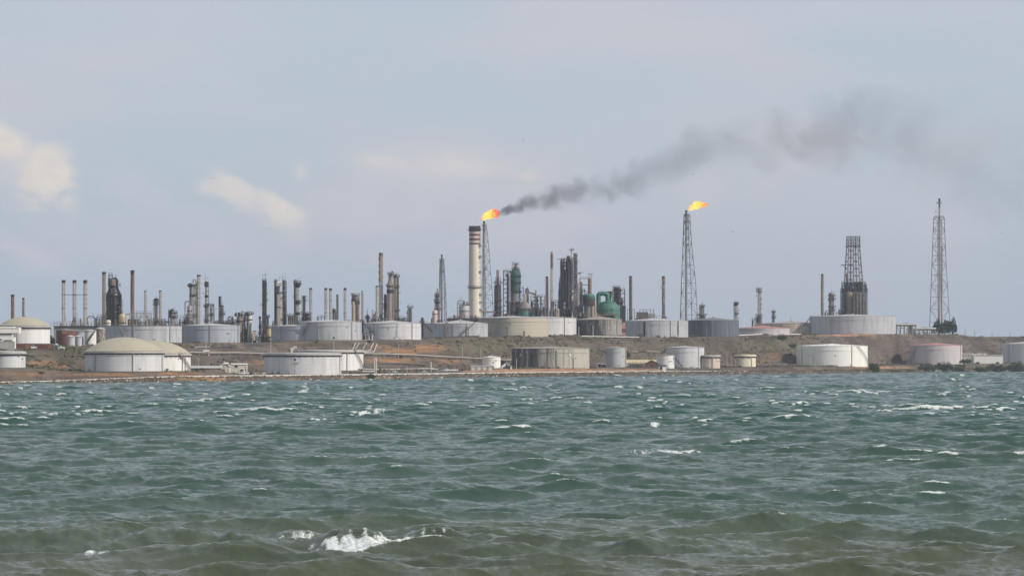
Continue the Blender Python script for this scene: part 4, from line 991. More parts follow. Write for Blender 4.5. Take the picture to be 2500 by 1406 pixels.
# --- wide brown heater, fat column group
u = U("heater_stack", "wide brown cylindrical heater with crown platform and dark collar", "heater", 868, 470)
vessel(u, "casing", 868, 720, None, 19, "brown_steel", dt=.05, bands=[(735, 744)]); vessel(u, "side_column", 863, 736, None, 8, "tan_rust", d=-8 * u.k); vessel(u, "side_column", 874, 744, None, 6, "rust", d=-8 * u.k)
platform(u, 0, u.h(721), 11.5 * u.k, 8 * u.k, mat="brown_steel"); platform(u, 0, u.h(735), 10.5 * u.k, 8 * u.k); clutter(u, 860, 876, 717, 724, 5); clutter(u, 859, 880, 776, 798, 6)
u = column(897, 767, 5, "dark_steel", "short dark vent with side arms right of the wide brown heater", 470, "vent_stack", "vent", plats=[(777, 4)], dav=(0, 13, 5)); clutter(u, 892, 904, 768, 800, 6); davit(u, 896, 770, 760, -4)
u = column(940, 718, 6, "dark_stack", "slim dark column between the spiral chimney and the fat brown column", 490, cols=[(740, 755)]); clutter(u, 911, 946, 755, 796, 12)
u = U("distillation_tower", "fat brown column with coned shoulder and dark belt", "tower", 953.5, 480)
k = u.k
u.b("shell", MB().lathe([(0, -1), (9.2 * k, -1), (9.2 * k, u.h(705)), (8.4 * k, u.h(695)), (5.6 * k, u.h(685)), (5.4 * k, u.h(671)), (0, u.h(668))], 28), "drum_steel")
u.b("collar", MB().ring((0, 0), u.h(716), 9 * k, 9.6 * k, 9 * k, 28), "dark_steel"); platform(u, 0, u.h(670), 7.5 * k, 5 * k); platform(u, 0, u.h(699), 11.5 * k, 8.8 * k)
ladder(u, 2, -9.4 * k, 0, u.h(700)); spire(u, 955, 690, 658, .8); davit(u, 949, 672, 665, -4); davit(u, 958, 680, 659, -3); pipe(u, [(959, 672), (962, 700), (962, 790)], 1.6, "grey_steel", -8 * k); clutter(u, 950, 960, 664, 672, 4)
u = column(967.5, 674, 12, "drum_steel", "brown column directly behind the fat coned one on its right", 495, plats=[(676, 2.5), (702, 2), (760, 2.5)], dav=(0, 7, 4), dt=.6); clutter(u, 963, 973, 667, 676, 4); pipe(u, [(973, 676), (974, 700), (974, 795)], 1.3, "tan_rust")
u = U("valve_skid", "low pipework and valve cluster between the fat brown column and a short vessel", "valve skid", 983, 470); clutter(u, 972, 994, 766, 798, 14); frame(u, 974, 992, 776, 798, 4, 2, 3, .25)
u = column(1001.5, 752, 9, "brown_steel", "short upright brown vessel standing alone right of the fat brown column", 470, "process_vessel", "vessel", plats=[(751, 3)], dav=(-4, 10, 6), dt=.15)
u = U("valve_skid", "tiny valve skid on the skyline over the small whitish tank", "valve skid", 1027, 460); clutter(u, 1022, 1032, 774, 800, 5)
# --- small lattice vent tower group
u = column(1068, 713, 8.5, "brown_steel", "brown stepped column with small top stack, left of the dense lattice vent tower", 470, plats=[(724, 2.5), (738, 3.5), (757, 3.5), (786, 8)], neck=(7, 3), cols=[(737, 741)]); vessel(u, "side_vessel", 1062, 757, None, 13, "band_pink", d=-2, dt=.3, bands=[(766, 767.5)]); clutter(u, 1050, 1074, 772, 798, 8)

def lattice(px, t, label, rows, riser, mat="lattice_steel", w=.42, legs=4, tip=None, plats=(), name="flare_tower", cat="flare tower", rot=.35, bmat=None, dens=1, gr=None):
    """rows: (photo row, left px, right px) from top to bottom; riser: (px, top row, width px)"""
    u = U(name, label, cat, px, t, gr)
    lv = []
    for (py, l, r_) in rows:
        z = u.h(py) if py is not None else -.5
        cx, hw = ((l + r_) / 2 - px) * u.k, (r_ - l) / 2 * u.k
        lv.append((cx, hw, z))
    zs = []
    H0, H1 = lv[-1][2], lv[0][2]
    n = dens
    prof = sorted(lv, key=lambda q: q[2])
    zq = [q[2] for q in prof]
    hwf = lambda z: float(np.interp(z, zq, [q[1] for q in prof])); cxf = lambda z: float(np.interp(z, zq, [q[0] for q in prof]))
    z = H0
    while z < H1 - 1:
        zs.append(z); z += max(2.2, hwf(z) * 1.35 / n)
    zs.append(H1)
    if legs == 4:
        corner = [(-1, -1), (1, -1), (1, 1), (-1, 1)]
    else:
        corner = [(-1, -.6), (1, -.6), (0, 1.1)]
    c_, s_ = math.cos(rot), math.sin(rot)
    ex = max(abs(a * c_ - b_ * s_) for a, b_ in corner)
    P_ = lambda i, z: Vector((cxf(z) + (corner[i][0] * c_ - corner[i][1] * s_) * hwf(z) / ex, (corner[i][0] * s_ + corner[i][1] * c_) * hwf(z) / ex, z))
    nl = len(corner)
    br = MB()
    for i in range(nl):
        lg = MB()
        for a, b_ in zip(zs, zs[1:]): lg.beam(P_(i, a), P_(i, b_), w)
        u.b("leg", lg, mat)
    for j, (a, b_) in enumerate(zip(zs, zs[1:])):
        for i in range(nl):
            i2 = (i + 1) % nl
            br.beam(P_(i, b_), P_(i2, b_), w * .55)
            if (i + j) % 2: br.beam(P_(i, a), P_(i2, b_), w * .5)
            else: br.beam(P_(i2, a), P_(i, b_), w * .5)
            if dens > 1: br.beam(P_(i2, a), P_(i, b_), w * .45); br.beam(P_(i, a), P_(i2, b_), w * .45)
    u.b("bracing", br, bmat or mat)
    if riser:
        rx, rt, rw = riser
        x = (rx - px) * u.k
        u.b("riser_pipe", MB().cyl((x, 0, -1), (x, 0, u.h(rt)), rw * u.k / 2 * 1.1, rw * u.k / 2, 12), "grey_steel")
        if tip: u.b("burner_tip", MB().lathe([(rw * u.k * .5, u.h(rt + tip)), (rw * u.k * .56, u.h(rt + tip)), (rw * u.k * .48, u.h(rt + tip * .5)), (rw * u.k * .66, u.h(rt)), (rw * u.k * .4, u.h(rt)), (rw * u.k * .4, u.h(rt + 2))], 14, (x, 0)), "soot_cap")
        for pz, pw in plats: platform(u, x + (cxf(u.h(pz)) - x) * .6, u.h(pz), pw * u.k / 2, rw * u.k * .4, mat=mat)
    return u
u = lattice(1078.5, 470, "short dense lattice vent tower with a stubby dark tip", [(636, 1074, 1084), (700, 1072.5, 1088), (None, 1066, 1092)], (1078.5, 622, 3.8), w=.36, mat="lattice_steel", tip=12, plats=[(636, 12), (664, 11)], dens=1.0, rot=.25)
u = U("knockout_drum", "silvery upright drum with a thick hooked pipe beside the huge banded chimney", "vessel", 1131, 460)
vessel(u, "shell", 1133, 745, None, 26, "silver", dt=.25, bands=[(759, 760.5)]); pipe(u, [(1118, 778), (1118, 733), (1136, 733), (1136, 744)], 4.6, "silver", -4, 5, "hooked_pipe"); platform(u, 2 * u.k, u.h(744), 14 * u.k, 11 * u.k); spire(u, 1122, 736, 724, .6); spire(u, 1126, 736, 722, .6); clutter(u, 1132, 1146, 734, 748, 5)
u = U("pipe_rack", "long dark pipe deck running behind the stained grey tank", "pipe rack", 1132, 440)
frame(u, 1095, 1172, 777, 800, 6, 3, 12, .35, True); clutter(u, 1098, 1172, 766, 790, 16, ("brown_steel", "grey_steel", "rust"))
for yy_ in (779, 782): u.b("pipe", MB().cyl(u.p(1090, yy_, -3.3), u.p(1172, yy_, -3.3), .5, n=8), "dark_steel")
FL1 = lattice(1187, 480, "tall three legged lattice flare tower with smoky flame, beside the banded chimney", [(553, 1178.5, 1188), (600, 1177, 1193), (690, 1175, 1200), (None, 1172, 1208)], (1182, 540, 4.4), w=.38, mat="lattice_steel", legs=3, tip=13, plats=[(552, 11), (563, 9), (658, 8)], rot=.2)
u = U("pipe_bridge", "thin pipe bridge linking the banded chimney base to the dark column", "pipe bridge", 1190, 470)
u.b("pipe", MB().cyl(u.p(1150, 762), u.p(1210, 762), .45, n=8), "brown_steel")
for x in (1152, 1180, 1208): u.b("support", MB().beam(u.p(x, 762), Vector(((x - 1190) * u.k, 0, -.5)), .4), "dark_steel")
u = column(1216.5, 694, 14, "dark_stack", "dark crusted column carrying a thin double stack, left of the green reactor", 480, plats=[(692, 4), (735, 2), (752, 3), (762, 5)], dt=.2, w2=17)
for x in (1213.4, 1216.8): vessel(u, "top_stack", x, 659, 694, 3, "rust", dt=.05, d=0)
frame(u, 1209, 1222, 680, 694, 4, 2, 2, .25); clutter(u, 1206, 1228, 755, 790, 9); frame(u, 1207, 1211, 700, 790, 4, 9, 1, .25)
# --- green reactor
u = U("green_reactor", "tall green reactor vessel with cross shaped pipework on its dome", "reactor", 1259, 490)
k = u.k; cx = -0.5 * k
g = MB().lathe([(11.6 * k, u.h(714)), (11.8 * k, u.h(700)), (12.4 * k, u.h(690)), (12.6 * k, u.h(676)), (12.6 * k, u.h(669)), (11.6 * k, u.h(663)), (9.0 * k, u.h(659)), (5.0 * k, u.h(656.5)), (0, u.h(656))], 32); u.b("shell", g, "dull_green")
u.b("skirt", MB().lathe([(0, -1), (11.2 * k, -1), (11.2 * k, u.h(714))], 28), "grey_steel")
for z in (676, 692, 713.5): platform(u, 0, u.h(z), 14 * k, 11.5 * k, h=1.0)
platform(u, 0, u.h(658), 10 * k, 4 * k)
vessel(u, "nozzle", 1259, 648, 658, 8, "rust", 12, dt=.3); spire(u, 1259, 652, 634, 1.2); spire(u, 1250.5, 660, 637, 1.0); davit(u, 1251, 658, 640, 4)
for a, b_ in (((1254, 652), (1265, 641)), ((1264, 652), (1254, 641)), ((1252, 646), (1267, 646))): u.b("cross_pipe", MB().beam(u.p(*a), u.p(*b_), .6), "dark_steel")
frame(u, 1229, 1247, 662, 780, 8, 11, 2, .42); frame(u, 1243, 1290, 737, 780, 10, 4, 4, .4, True, "brown_steel", -5); frame(u, 1270, 1278, 703, 740, 5, 4, 1, .3)
vessel(u, "transfer_line", 1240, 668, None, 4.4, "dark_steel", d=-5); vessel(u, "transfer_line", 1245.5, 672, None, 3, "grey_steel", d=-6)
u.b("duct", MB().box(u.p(1243, 664), (12 * k, 2, 4 * k)), "pale_steel"); clutter(u, 1243, 1285, 738, 780, 12)
u = U("regenerator_drum", "broad dark green drum with brown cone at the foot of the green reactor", "vessel", 1281, 470)
u.b("shell", MB().lathe([(0, -1), (16 * u.k, -1), (16 * u.k, u.h(752)), (15.5 * u.k, u.h(750))], 28), "dull_green"); u.b("cone", MB().lathe([(16.2 * u.k, u.h(757)), (16.2 * u.k, u.h(750)), (8 * u.k, u.h(738)), (0, u.h(736))], 28), "brown_steel"); platform(u, 0, u.h(757), 17 * u.k, 15 * u.k)
u = U("transfer_pipework", "rusty elbowed pipework standing between the green reactor and pink chimney", "pipework", 1303, 480)
pipe(u, [(1284, 790), (1284, 706), (1288, 704), (1291, 715), (1309, 717), (1309, 790)], 4.4, "brown_steel", 0, 3, "main_pipe"); vessel(u, "cyclone", 1288, 712, 760, 7, "brown_steel", dt=.6); vessel(u, "cyclone", 1282.5, 716, 740, 5, "cream_concrete", d=-2); vessel(u, "cyclone", 1309.5, 706, 780, 6, "pale_steel", dt=1.2); spire(u, 1287.5, 712, 698, 1); spire(u, 1309, 710, 706, 2)
frame(u, 1296, 1330, 724, 780, 7, 6, 4, .3); clutter(u, 1292, 1332, 732, 782, 24); pipe(u, [(1312, 722), (1320, 724), (1320, 780)], 3, "tan_rust", -2, 2)
u = U("process_vessel", "beige streaked vessel wrapped in a frame at the foot of the very tall thin chimney", "vessel", 1358, 470)
vessel(u, "shell", 1359, 751, None, 12, "rusty_tank", dt=1.0); vessel(u, "shell_annex", 1350, 737, None, 9, "pale_steel", d=3, dt=.2); frame(u, 1346, 1362, 736, 752, 6, 2, 3, .3); clutter(u, 1352, 1366, 742, 780, 5)
# --- big structure tower
u = U("cracker_structure", "towering dark steel structure packed with vessels and risers", "structure tower", 1388, 500)
frame(u, 1370, 1392, 633, 790, 10, 18, 3, .6); frame(u, 1365, 1374, 690, 790, 8, 9, 2, .45); frame(u, 1374, 1392, 668, 790, 14, 16, 3, .6, True, "black_stack")
u.b("cladding", MB().box(u.p(1383, 735, 2), (17 * u.k, 6, 108 * u.k)), "black_stack"); u.b("cladding", MB().box(u.p(1386.5, 665, 2), (9 * u.k, 5, 60 * u.k)), "black_stack")
for i, (x, tp, w_, m_, d_) in enumerate([(1388, 624, 9, "black_stack", 3), (1396, 621, 5.6, "pale_steel", -4), (1404.5, 618, 8, "black_stack", 2), (1380, 700, 12, "dark_steel", 0), (1377, 738, 8, "drum_steel", -7), (1384, 660, 6, "dark_steel", 2), (1372, 634, 3.4, "dark_stack", -5), (1412, 690, 5, "grey_steel", 2)]):
    vessel(u, "column", x, tp, None, w_, m_, d=d_)
frame(u, 1400, 1409, 620, 790, 4, 22, 1, .34, True, "grey_steel", -5); frame(u, 1368, 1394, 640, 790, 5, 13, 4, .4, True, "dark_steel", -9); frame(u, 1388.5, 1400, 650, 790, 6, 10, 1, .3, True, "grey_steel", -6)
spire(u, 1395.5, 622, 604, 1.4); u.b("cross_pipe", MB().beam(u.p(1391, 611), u.p(1400, 611), .5).beam(u.p(1391, 611), u.p(1391, 607), .4).beam(u.p(1400, 611), u.p(1400, 607), .4).beam(u.p(1392, 615), u.p(1399, 607), .4), "dark_steel")
u.b("jib", MB().beam(u.p(1360, 633), u.p(1382, 633), .5), "dark_steel"); u.b("jib", MB().beam(u.p(1408, 667), u.p(1423, 665), .5).beam(u.p(1408, 673), u.p(1416, 666), .4).beam(u.p(1416, 672), u.p(1416, 665), .35), "dark_steel")
platform(u, 8 * u.k, u.h(674), 7 * u.k, 2 * u.k); platform(u, 8 * u.k, u.h(680), 7 * u.k, 2 * u.k); platform(u, 16 * u.k, u.h(640), 7 * u.k, 3 * u.k)
clutter(u, 1366, 1412, 700, 788, 26); clutter(u, 1368, 1384, 660, 700, 6)
u = U("portal_structure", "brown portal frame with stout stack between the steel tower and green vessels", "structure", 1429, 500)
frame(u, 1416, 1440, 680, 790, 6, 7, 1, .5, False, "brown_steel"); vessel(u, "stack", 1440, 679, None, 9, "rust", 11, dt=.05); spire(u, 1437.5, 690, 668, 2.2, 0, "rust"); spire(u, 1443, 690, 669, 2.2, 0, "rust"); u.b("jib", MB().beam(u.p(1436, 669), u.p(1448, 669), .4), "dark_steel")
vessel(u, "side_column", 1419.5, 688, None, 5, "brown_steel"); frame(u, 1408, 1428, 708, 790, 8, 7, 2, .4); clutter(u, 1408, 1432, 715, 788, 14)
u = U("green_vessel", "green domed vessel on a brown sooty body, left of the hooked green pipe", "vessel", 1437, 480)
vessel(u, "dome", 1438, 717, 731, 29, "green", dt=.35); vessel(u, "shell", 1439, 731, None, 27, "drum_steel", dt=.02); vessel(u, "collar", 1438, 730, 747, 30, "dark_steel", dt=.02); platform(u, 0, u.h(731), 16.5 * u.k, 13 * u.k); clutter(u, 1440, 1458, 738, 788, 6, ("brown_steel", "tan_rust")); vessel(u, "side_column", 1453, 737, None, 4.5, "tan_rust", d=-5); clutter(u, 1418, 1440, 714, 720, 4)
u = U("green_reactor", "big squat green vessel with hooked green duct over its dome", "reactor", 1485, 480)
k = u.k
u.b("shell", MB().lathe([(0, -1), (28 * k, -1), (28 * k, u.h(757)), (26.5 * k, u.h(750)), (21 * k, u.h(742)), (13.5 * k, u.h(737)), (10 * k, u.h(735)), (0, u.h(734.5))], 40), "green")
for z in (758, 768): u.b("collar", MB().ring((0, 0), u.h(z), 27.5 * k, 28.6 * k, .8, 36), "dull_green")
u.b("collar", MB().ring((0, 0), u.h(740.5), 13 * k, 19 * k, .9, 30), "dull_green")
pipe(u, [(1461, 775), (1461, 718), (1472, 716), (1483, 718), (1484, 738)], 11.5, "green", -1, 3.2, "duct", 16)
clutter(u, 1458, 1512, 767, 776, 8, ("rust", "brown_steel")); u.b("walkway", MB().box(u.p(1478, 769, -30 * k), (60 * k, 2, 3 * k)), "rust"); ladder(u, 8 * k, -27 * k, u.h(778), u.h(752))
u = U("cyclone_tower", "dark cyclone tower with brown hopper behind the big squat green vessel", "tower", 1505, 510)
vessel(u, "cyclone", 1505, 701, 745, 14, "dark_stack", dt=.05, bands=[(702, 704)]); vessel(u, "cyclone", 1512, 703, 745, 8, "brown_steel", d=-2, dt=.05); vessel(u, "hopper", 1488, 711, 735, 13, "rust", 9, dt=.1); frame(u, 1496, 1525, 707, 800, 8, 9, 3, .35); platform(u, 0, u.h(702), 9 * u.k, 4 * u.k); clutter(u, 1496, 1522, 722, 755, 10)
u = U("furnace_house", "tall dark windowless furnace house at the right end of the green vessels", "building", 1520.5, 400); u.b("wall", MB().box((0, 0, u.h(747) / 2 - 1), (13 * u.k, 10, u.h(747) + 2)), "black_stack"); u.b("roof", MB().box((0, 0, u.h(746.6)), (13.6 * u.k, 10.5, .5)), "roof_dark"); u.b("door", MB().box((0, -5.05, 1.2), (2, .12, 2.4)), "grey_steel")
u = U("shipping_container", "faded pink upright container squeezed between the black tank and light grey tank", "container", 1522, 300); u.b("body", MB().box((0, 0, u.h(791) / 2 - .5), (9 * u.k, 4, u.h(791) + 1)), "pink_stack"); u.b("door", MB().box((0, -2.04, u.h(791) / 2), (3, .1, 2.6)), "brick_red"); u.b("roof", MB().lathe([(6 * u.k, u.h(791)), (0, u.h(786))], 4), "rust")
u = U("heater_block", "dark low heater block with pipe gantry between two dark chimneys", "heater", 1576, 450)
u.b("casing", MB().box(u.p(1568, 775), (28 * u.k, 8, 26 * u.k)), "dark_stack"); u.b("casing", MB().box(u.p(1590, 778), (18 * u.k, 8, 24 * u.k)), "grey_steel"); frame(u, 1562, 1596, 757, 800, 5, 3, 4, .26, True, "grey_steel"); clutter(u, 1552, 1600, 764, 790, 14, ("dark_steel", "dark_steel", "brown_steel")); pipe(u, [(1596, 771), (1625, 771)], .9, "grey_steel")
frame(u, 1532, 1549, 757, 790, 4, 4, 3, .2, False, "lattice_steel", name="scaffold", deck=False)
# --- right hand flare and small columns
FL2 = lattice(1681, 470, "four legged lattice flare tower with clean flame at centre right", [(526, 1670, 1684), (600, 1667.5, 1689), (690, 1664, 1698), (None, 1660, 1705)], (1675.5, 514, 5.2), w=.5, tip=11, plats=[(526, 14), (543, 10), (560, 9), (600, 7)], rot=.42, mat="lattice_steel")
column(1714.5, 745, 10, "grey_steel", "short grey column with round ledges right of the clean flame tower", 480, plats=[(770, 6), (748, 2), (776, 3)], dav=(0, 8, 2), neck=(2, 4), dt=.6)
column(1797.5, 737, 8.6, "pale_steel", "plain pale column rising behind the navy tank", 500, plats=[(741, 2), (767, 2)], dav=(0, 4, -4), cols=[(738, 746)])
u = column(1853, 711, 6.4, "pale_steel", "tall pale vent column with a mushroom head platform above the pinkish tank", 520, plats=[(707, 4), (713, 4.5), (770, 5), (776, 5)], neck=(6, 5), w2=8); spire(u, 1853, 705, 697, .6); vessel(u, "skirt", 1853, 770, None, 9, "brown_steel", 11, dt=.3); clutter(u, 1836, 1862, 772, 798, 9); frame(u, 1836, 1850, 778, 798, 4, 2, 2, .25); u.b("lamp", MB().box(u.p(1858, 731), (2 * u.k, .8, 2 * u.k)).beam(u.p(1854, 731), u.p(1858, 731), .2), "dark_steel")
column(1889, 758, 5, "grey_steel", "small slim column with side ledges above the rusty beige tank", 530, plats=[(762, 3), (776, 3)], dav=(0, 4, -5))
u = U("mast", "hair thin mast on the skyline behind the rusty beige tank", "mast", 1930.5, 560); u.b("pole", MB().cyl((0, 0, -1), (0, 0, u.h(766)), .22, .12, 6), "grey_steel"); u.b("base", MB().box((0, 0, .3), (1.2, 1.2, .8)), "concrete")
u = column(2031, 714, 11, "grey_steel", "grey column with three crowded ledges between patchy chimney and coker derrick", 500, plats=[(723, 4), (731, 4), (750, 4), (758, 3)], dav=(3, 2, 5)); spire(u, 2030.5, 716, 706, .8); clutter(u, 2026, 2037, 712, 722, 4); frame(u, 2016, 2026, 760, 790, 4, 2, 1, .25); vessel(u, "side_column", 2027, 722, None, 5, "dark_stack", d=-2)
# --- coker derrick
u = U("coker_derrick", "tall multi legged lattice derrick standing over rust brown coke drums", "derrick", 2084, 500)
k = u.k
for i, (x, w_, tp, m_, d_) in enumerate([(2072.5, 20, 712, "coke_brown", -4), (2090, 13, 712, "brown_steel", 2), (2104, 13, 722, "coke_brown", -2), (2097, 10, 716, "coke_brown", -6)]):
    vessel(u, "coke_drum", x, tp, None, w_, m_, d=d_, dt=.3)
frame(u, 2054, 2116, 705, 790, 13, 10, 9, .5); frame(u, 2062, 2104, 690, 722, 8, 5, 7, .5); frame(u, 2056, 2112, 690, 714, 10, 3, 7, .4); frame(u, 2048, 2062, 756, 790, 5, 3, 2, .35)
frame(u, 2082, 2114, 716, 790, 4, 7, 4, .3, True, "grey_steel", -11); vessel(u, "stack", 2068, 667, 712, 6, "rust", dt=.1); vessel(u, "tank", 2101, 687, 705, 9, "brown_steel", dt=.1); vessel(u, "tank", 2095, 699, 709, 8, "silver", dt=1.0); spire(u, 2114, 705, 688, 1.2); clutter(u, 2056, 2114, 692, 716, 22, ("dark_steel", "brown_steel", "dark_steel")); clutter(u, 2084, 2114, 720, 788, 14, ("pale_steel", "brown_steel", "tan_rust"))
br = MB()
top_, bot_ = u.h(577), u.h(700)
cols_ = 4; nz = 14
def dp(i, j, z):
    f = (z - bot_) / (top_ - bot_)
    l, r_ = 2061 + (2067.5 - 2061) * min(1, f * 1.15), 2107 - (2107 - 2099) * min(1, f * 1.3)
    return Vector((((l + (r_ - l) * i / (cols_ - 1)) - 2084) * k, (j - .5) * (7 - 2.5 * f), z))
zs = [bot_ + (top_ - bot_) * i / nz for i in range(nz + 1)]
for j in (0, 1):
    for i in range(cols_):
        lg = MB()
        for a, b_ in zip(zs, zs[1:]): lg.beam(dp(i, j, a), dp(i, j, b_), .5)
        u.b("derrick_leg", lg, "lattice_steel")
    for q, (a, b_) in enumerate(zip(zs, zs[1:])):
        for i in range(cols_ - 1):
            br.beam(dp(i, j, b_), dp(i + 1, j, b_), .34)
            if q >= nz - 3 or (i + q) % 2: br.beam(dp(i, j, a), dp(i + 1, j, b_), .3)
            if q >= nz - 3 or not (i + q) % 2: br.beam(dp(i + 1, j, a), dp(i, j, b_), .3)
for i in range(cols_):
    for b_ in zs: br.beam(dp(i, 0, b_), dp(i, 1, b_), .3)
u.b("bracing", br, "lattice_steel")
for i in range(cols_ - 1): u.b("drill_stem", MB().cyl((dp(i, 0, bot_) + dp(i + 1, 1, bot_)) / 2, (dp(i, 0, top_) + dp(i + 1, 1, top_)) / 2, .42, .3, 6), "grey_steel")
for z in (600, 647): u.b("catwalk", MB().box(u.p(2083 if z == 600 else 2068, z), ((38 if z == 600 else 30) * k, 7, .4)), "dark_steel")
u.b("jib", MB().beam(u.p(2053, 647), u.p(2066, 647), .5).beam(u.p(2058, 648), u.p(2065, 657), .4), "dark_steel")
# --- far right flare
u = lattice(2294, 480, "tallest unlit lattice flare tower at the far right beyond the tanks", [(531, 2280, 2305), (640, 2276, 2309), (None, 2269.5, 2320)], (2293.5, 485, 4.2), w=.5, tip=22, plats=[(497, 12), (531, 22)], rot=.5, mat="lattice_steel")
vessel(u, "steam_line", 2299.5, 600, None, 4, "tan_rust"); vessel(u, "steam_line", 2298.5, 535, 600, 3, "pale_steel", dt=.1)
for z in (517, 562, 601, 635, 673, 705, 744): u.b("step_landing", MB().beam(u.p(2284, z - 3), u.p(2299, z - 3), .24).beam(u.p(2284, z + 3), u.p(2299, z + 3), .24).beam(u.p(2284, z - 3), u.p(2284, z + 3), .24), "lattice_steel")
for x0, x1, tp, nm in ((2189, 2236, 793, "short pipe rack with brown pier right of the widest grey tank"), (2234, 2284, 803, "lower pipe rack running to the foot of the tallest unlit flare tower")):
    u = U("pipe_rack", nm, "pipe rack", (x0 + x1) / 2, 330)
    frame(u, x0, x1, tp, 818, 5, 1, 5, .45, True, "grey_steel"); u.b("pipe", MB().cyl(u.p(x0, tp - .8, -2), u.p(x1, tp - .8, -2), .9, n=8), "pale_steel"); u.b("pipe", MB().cyl(u.p(x0, tp + 1, 1), u.p(x1, tp + 1, 1), .8, n=8), "grey_steel"); u.b("cooler", MB().box(u.p((x0 + x1) / 2 - 2, tp - 3), (13 * u.k, 4, 2.6 * u.k)), "dark_steel")
    if x0 == 2189: u.b("pier", MB().box(u.p(2221, 804, 0), (8 * u.k, 4, 24 * u.k)), "brown_steel")
    clutter(u, x0 + 2, x1, tp + 2, 818, 6, ("brown_steel", "grey_steel"))

for x0, x1, tp, n_, tt_, lab in ((372, 414, 780, 12, 425, "low tangle of pumps and pipes between exchanger deck and squat vessel"), (436, 470, 782, 8, 415, "low pump row in front of the hooped pipe vessel"), (522, 574, 784, 14, 415, "low tangle of pipes between black stack and coke drums"), (846, 862, 782, 5, 455, "few low pipes left of the wide brown heater"),
                          (905, 950, 776, 14, 455, "low tangle of pipes at the foot of the spiral finned chimney"), (1140, 1170, 772, 8, 455, "low pipe tangle at the foot of the huge banded chimney"), (1196, 1240, 768, 16, 455, "dense pipe tangle at the foot of the dark crusted column"), (1290, 1345, 752, 20, 450, "dense dark pipe tangle at the foot of the pink chimney"),
                          (1402, 1432, 745, 14, 470, "dense dark pipe tangle between the steel tower and green vessels"), (1600, 1628, 776, 6, 455, "few low pipes beside the peeling collared chimney"), (1700, 1722, 772, 5, 455, "low valves around the foot of the round ledged column"), (2012, 2052, 760, 9, 470, "low pipe tangle between patchy chimney and coker derrick")):
    u = U("pipe_unit", lab, "pipework", (x0 + x1) / 2, tt_, "low pipe units at the foot of the plant")
    frame(u, x0 + 2, x1 - 2, tp + 4, 800, 6, 2, max(2, int((x1 - x0) / 8)), .28); clutter(u, x0, x1, tp - 4, 800, n_, ("dark_steel", "brown_steel", "grey_steel", "dark_steel"))
# ------------------------------------------------------------------ buildings, pipelines, poles, vehicles, plants
def t_at(px, py, lo=6, hi=330):
    """inland distance at which the bare ground is seen at photo row py"""
    tt = np.arange(lo, hi, 1.0); Y = Yw(px) + tt
    row = HY - (ground((px - 1250) / F * Y, Y, False) - H) * F / Y
    i = np.argmax(row <= py)
    return float(tt[i]) if row[i] <= py else float(tt[-1])
def house(name, label, cat, x0, x1, eave, ridge, base, t, wall, roof, dep=8.0, gable="side", doors=(), windows=(), t_abs=None):
    """walls, pitched roof, doors and windows; gable 'front' shows the triangle to the sea"""
    u = U(name, label, cat, (x0 + x1) / 2, t)
    w = (x1 - x0) * u.k; he = max(u.h(eave), 1.5); hr = max(u.h(ridge), he + .3)
    wl = MB().box((0, 0, he / 2 - .5), (w, dep, he + 1.0))
    e = .35
    if gable == "front":
        wl.add([(-w / 2, -dep / 2, he), (w / 2, -dep / 2, he), (0, -dep / 2, hr), (-w / 2, dep / 2, he), (w / 2, dep / 2, he), (0, dep / 2, hr)], [(0, 1, 2), (5, 4, 3)])
        rf = MB().add([(-w / 2 - e, -dep / 2 - e, he - .15), (0, -dep / 2 - e, hr + .12), (w / 2 + e, -dep / 2 - e, he - .15), (-w / 2 - e, dep / 2 + e, he - .15), (0, dep / 2 + e, hr + .12), (w / 2 + e, dep / 2 + e, he - .15),
                       (-w / 2 - e, -dep / 2 - e, he - .4), (0, -dep / 2 - e, hr - .12), (w / 2 + e, -dep / 2 - e, he - .4), (-w / 2 - e, dep / 2 + e, he - .4), (0, dep / 2 + e, hr - .12), (w / 2 + e, dep / 2 + e, he - .4)],
                      [(0, 1, 4, 3), (1, 2, 5, 4), (6, 9, 10, 7), (7, 10, 11, 8), (0, 6, 7, 1), (1, 7, 8, 2), (3, 4, 10, 9), (4, 5, 11, 10), (0, 3, 9, 6), (2, 8, 11, 5)])
    else:
        rf = MB().add([(-w / 2 - e, -dep / 2 - e, he), (w / 2 + e, -dep / 2 - e, he), (w / 2 + e, 0, hr), (-w / 2 - e, 0, hr), (-w / 2 - e, dep / 2 + e, he), (w / 2 + e, dep / 2 + e, he)],
                      [(0, 1, 2, 3), (3, 2, 5, 4), (0, 3, 4), (1, 5, 2), (0, 4, 5, 1)])
    u.b("wall", wl, wall); u.b("roof", rf, roof, sharp=20)
    for q in doors:
        x = (q - u.px) * u.k; d = u.b("door", MB().box((x, -dep / 2 - .04, 1.05), (1.3, .1, 2.1)), "opening"); u.b("frame", MB().box((x - .72, -dep / 2 - .06, 1.1), (.12, .16, 2.2)), "grey_steel", d)
    for q, py, ww in windows:
        x = (q - u.px) * u.k; d = u.b("window", MB().box((x, -dep / 2 - .03, u.h(py)), (ww, .08, .9)), "dark_glass"); u.b("sill", MB().box((x, -dep / 2 - .1, u.h(py) - .52), (ww + .2, .2, .1)), "concrete", d)
    return u
house("gabled_house", "white gabled house between the small white tank and sooty tank", "house", 1224, 1250, 893, 884, 903, 45, "white_wall", "roof_grey", 9, "front", [1237, 1243], [(1231, 897, 1.2), (1237, 889.5, .8)])
u = house("shed", "low white four bay shed in front of the small white tank", "shed", 1150, 1206, 893.5, 892, 903, 42, "cream_wall", "roof_grey", 5, "side")
for x in (1150.5, 1164, 1178, 1192, 1205.5): u.b("post", MB().box(((x - u.px) * u.k, -2.75, u.h(894) / 2), (.3, .3, u.h(894))), "grey_steel")
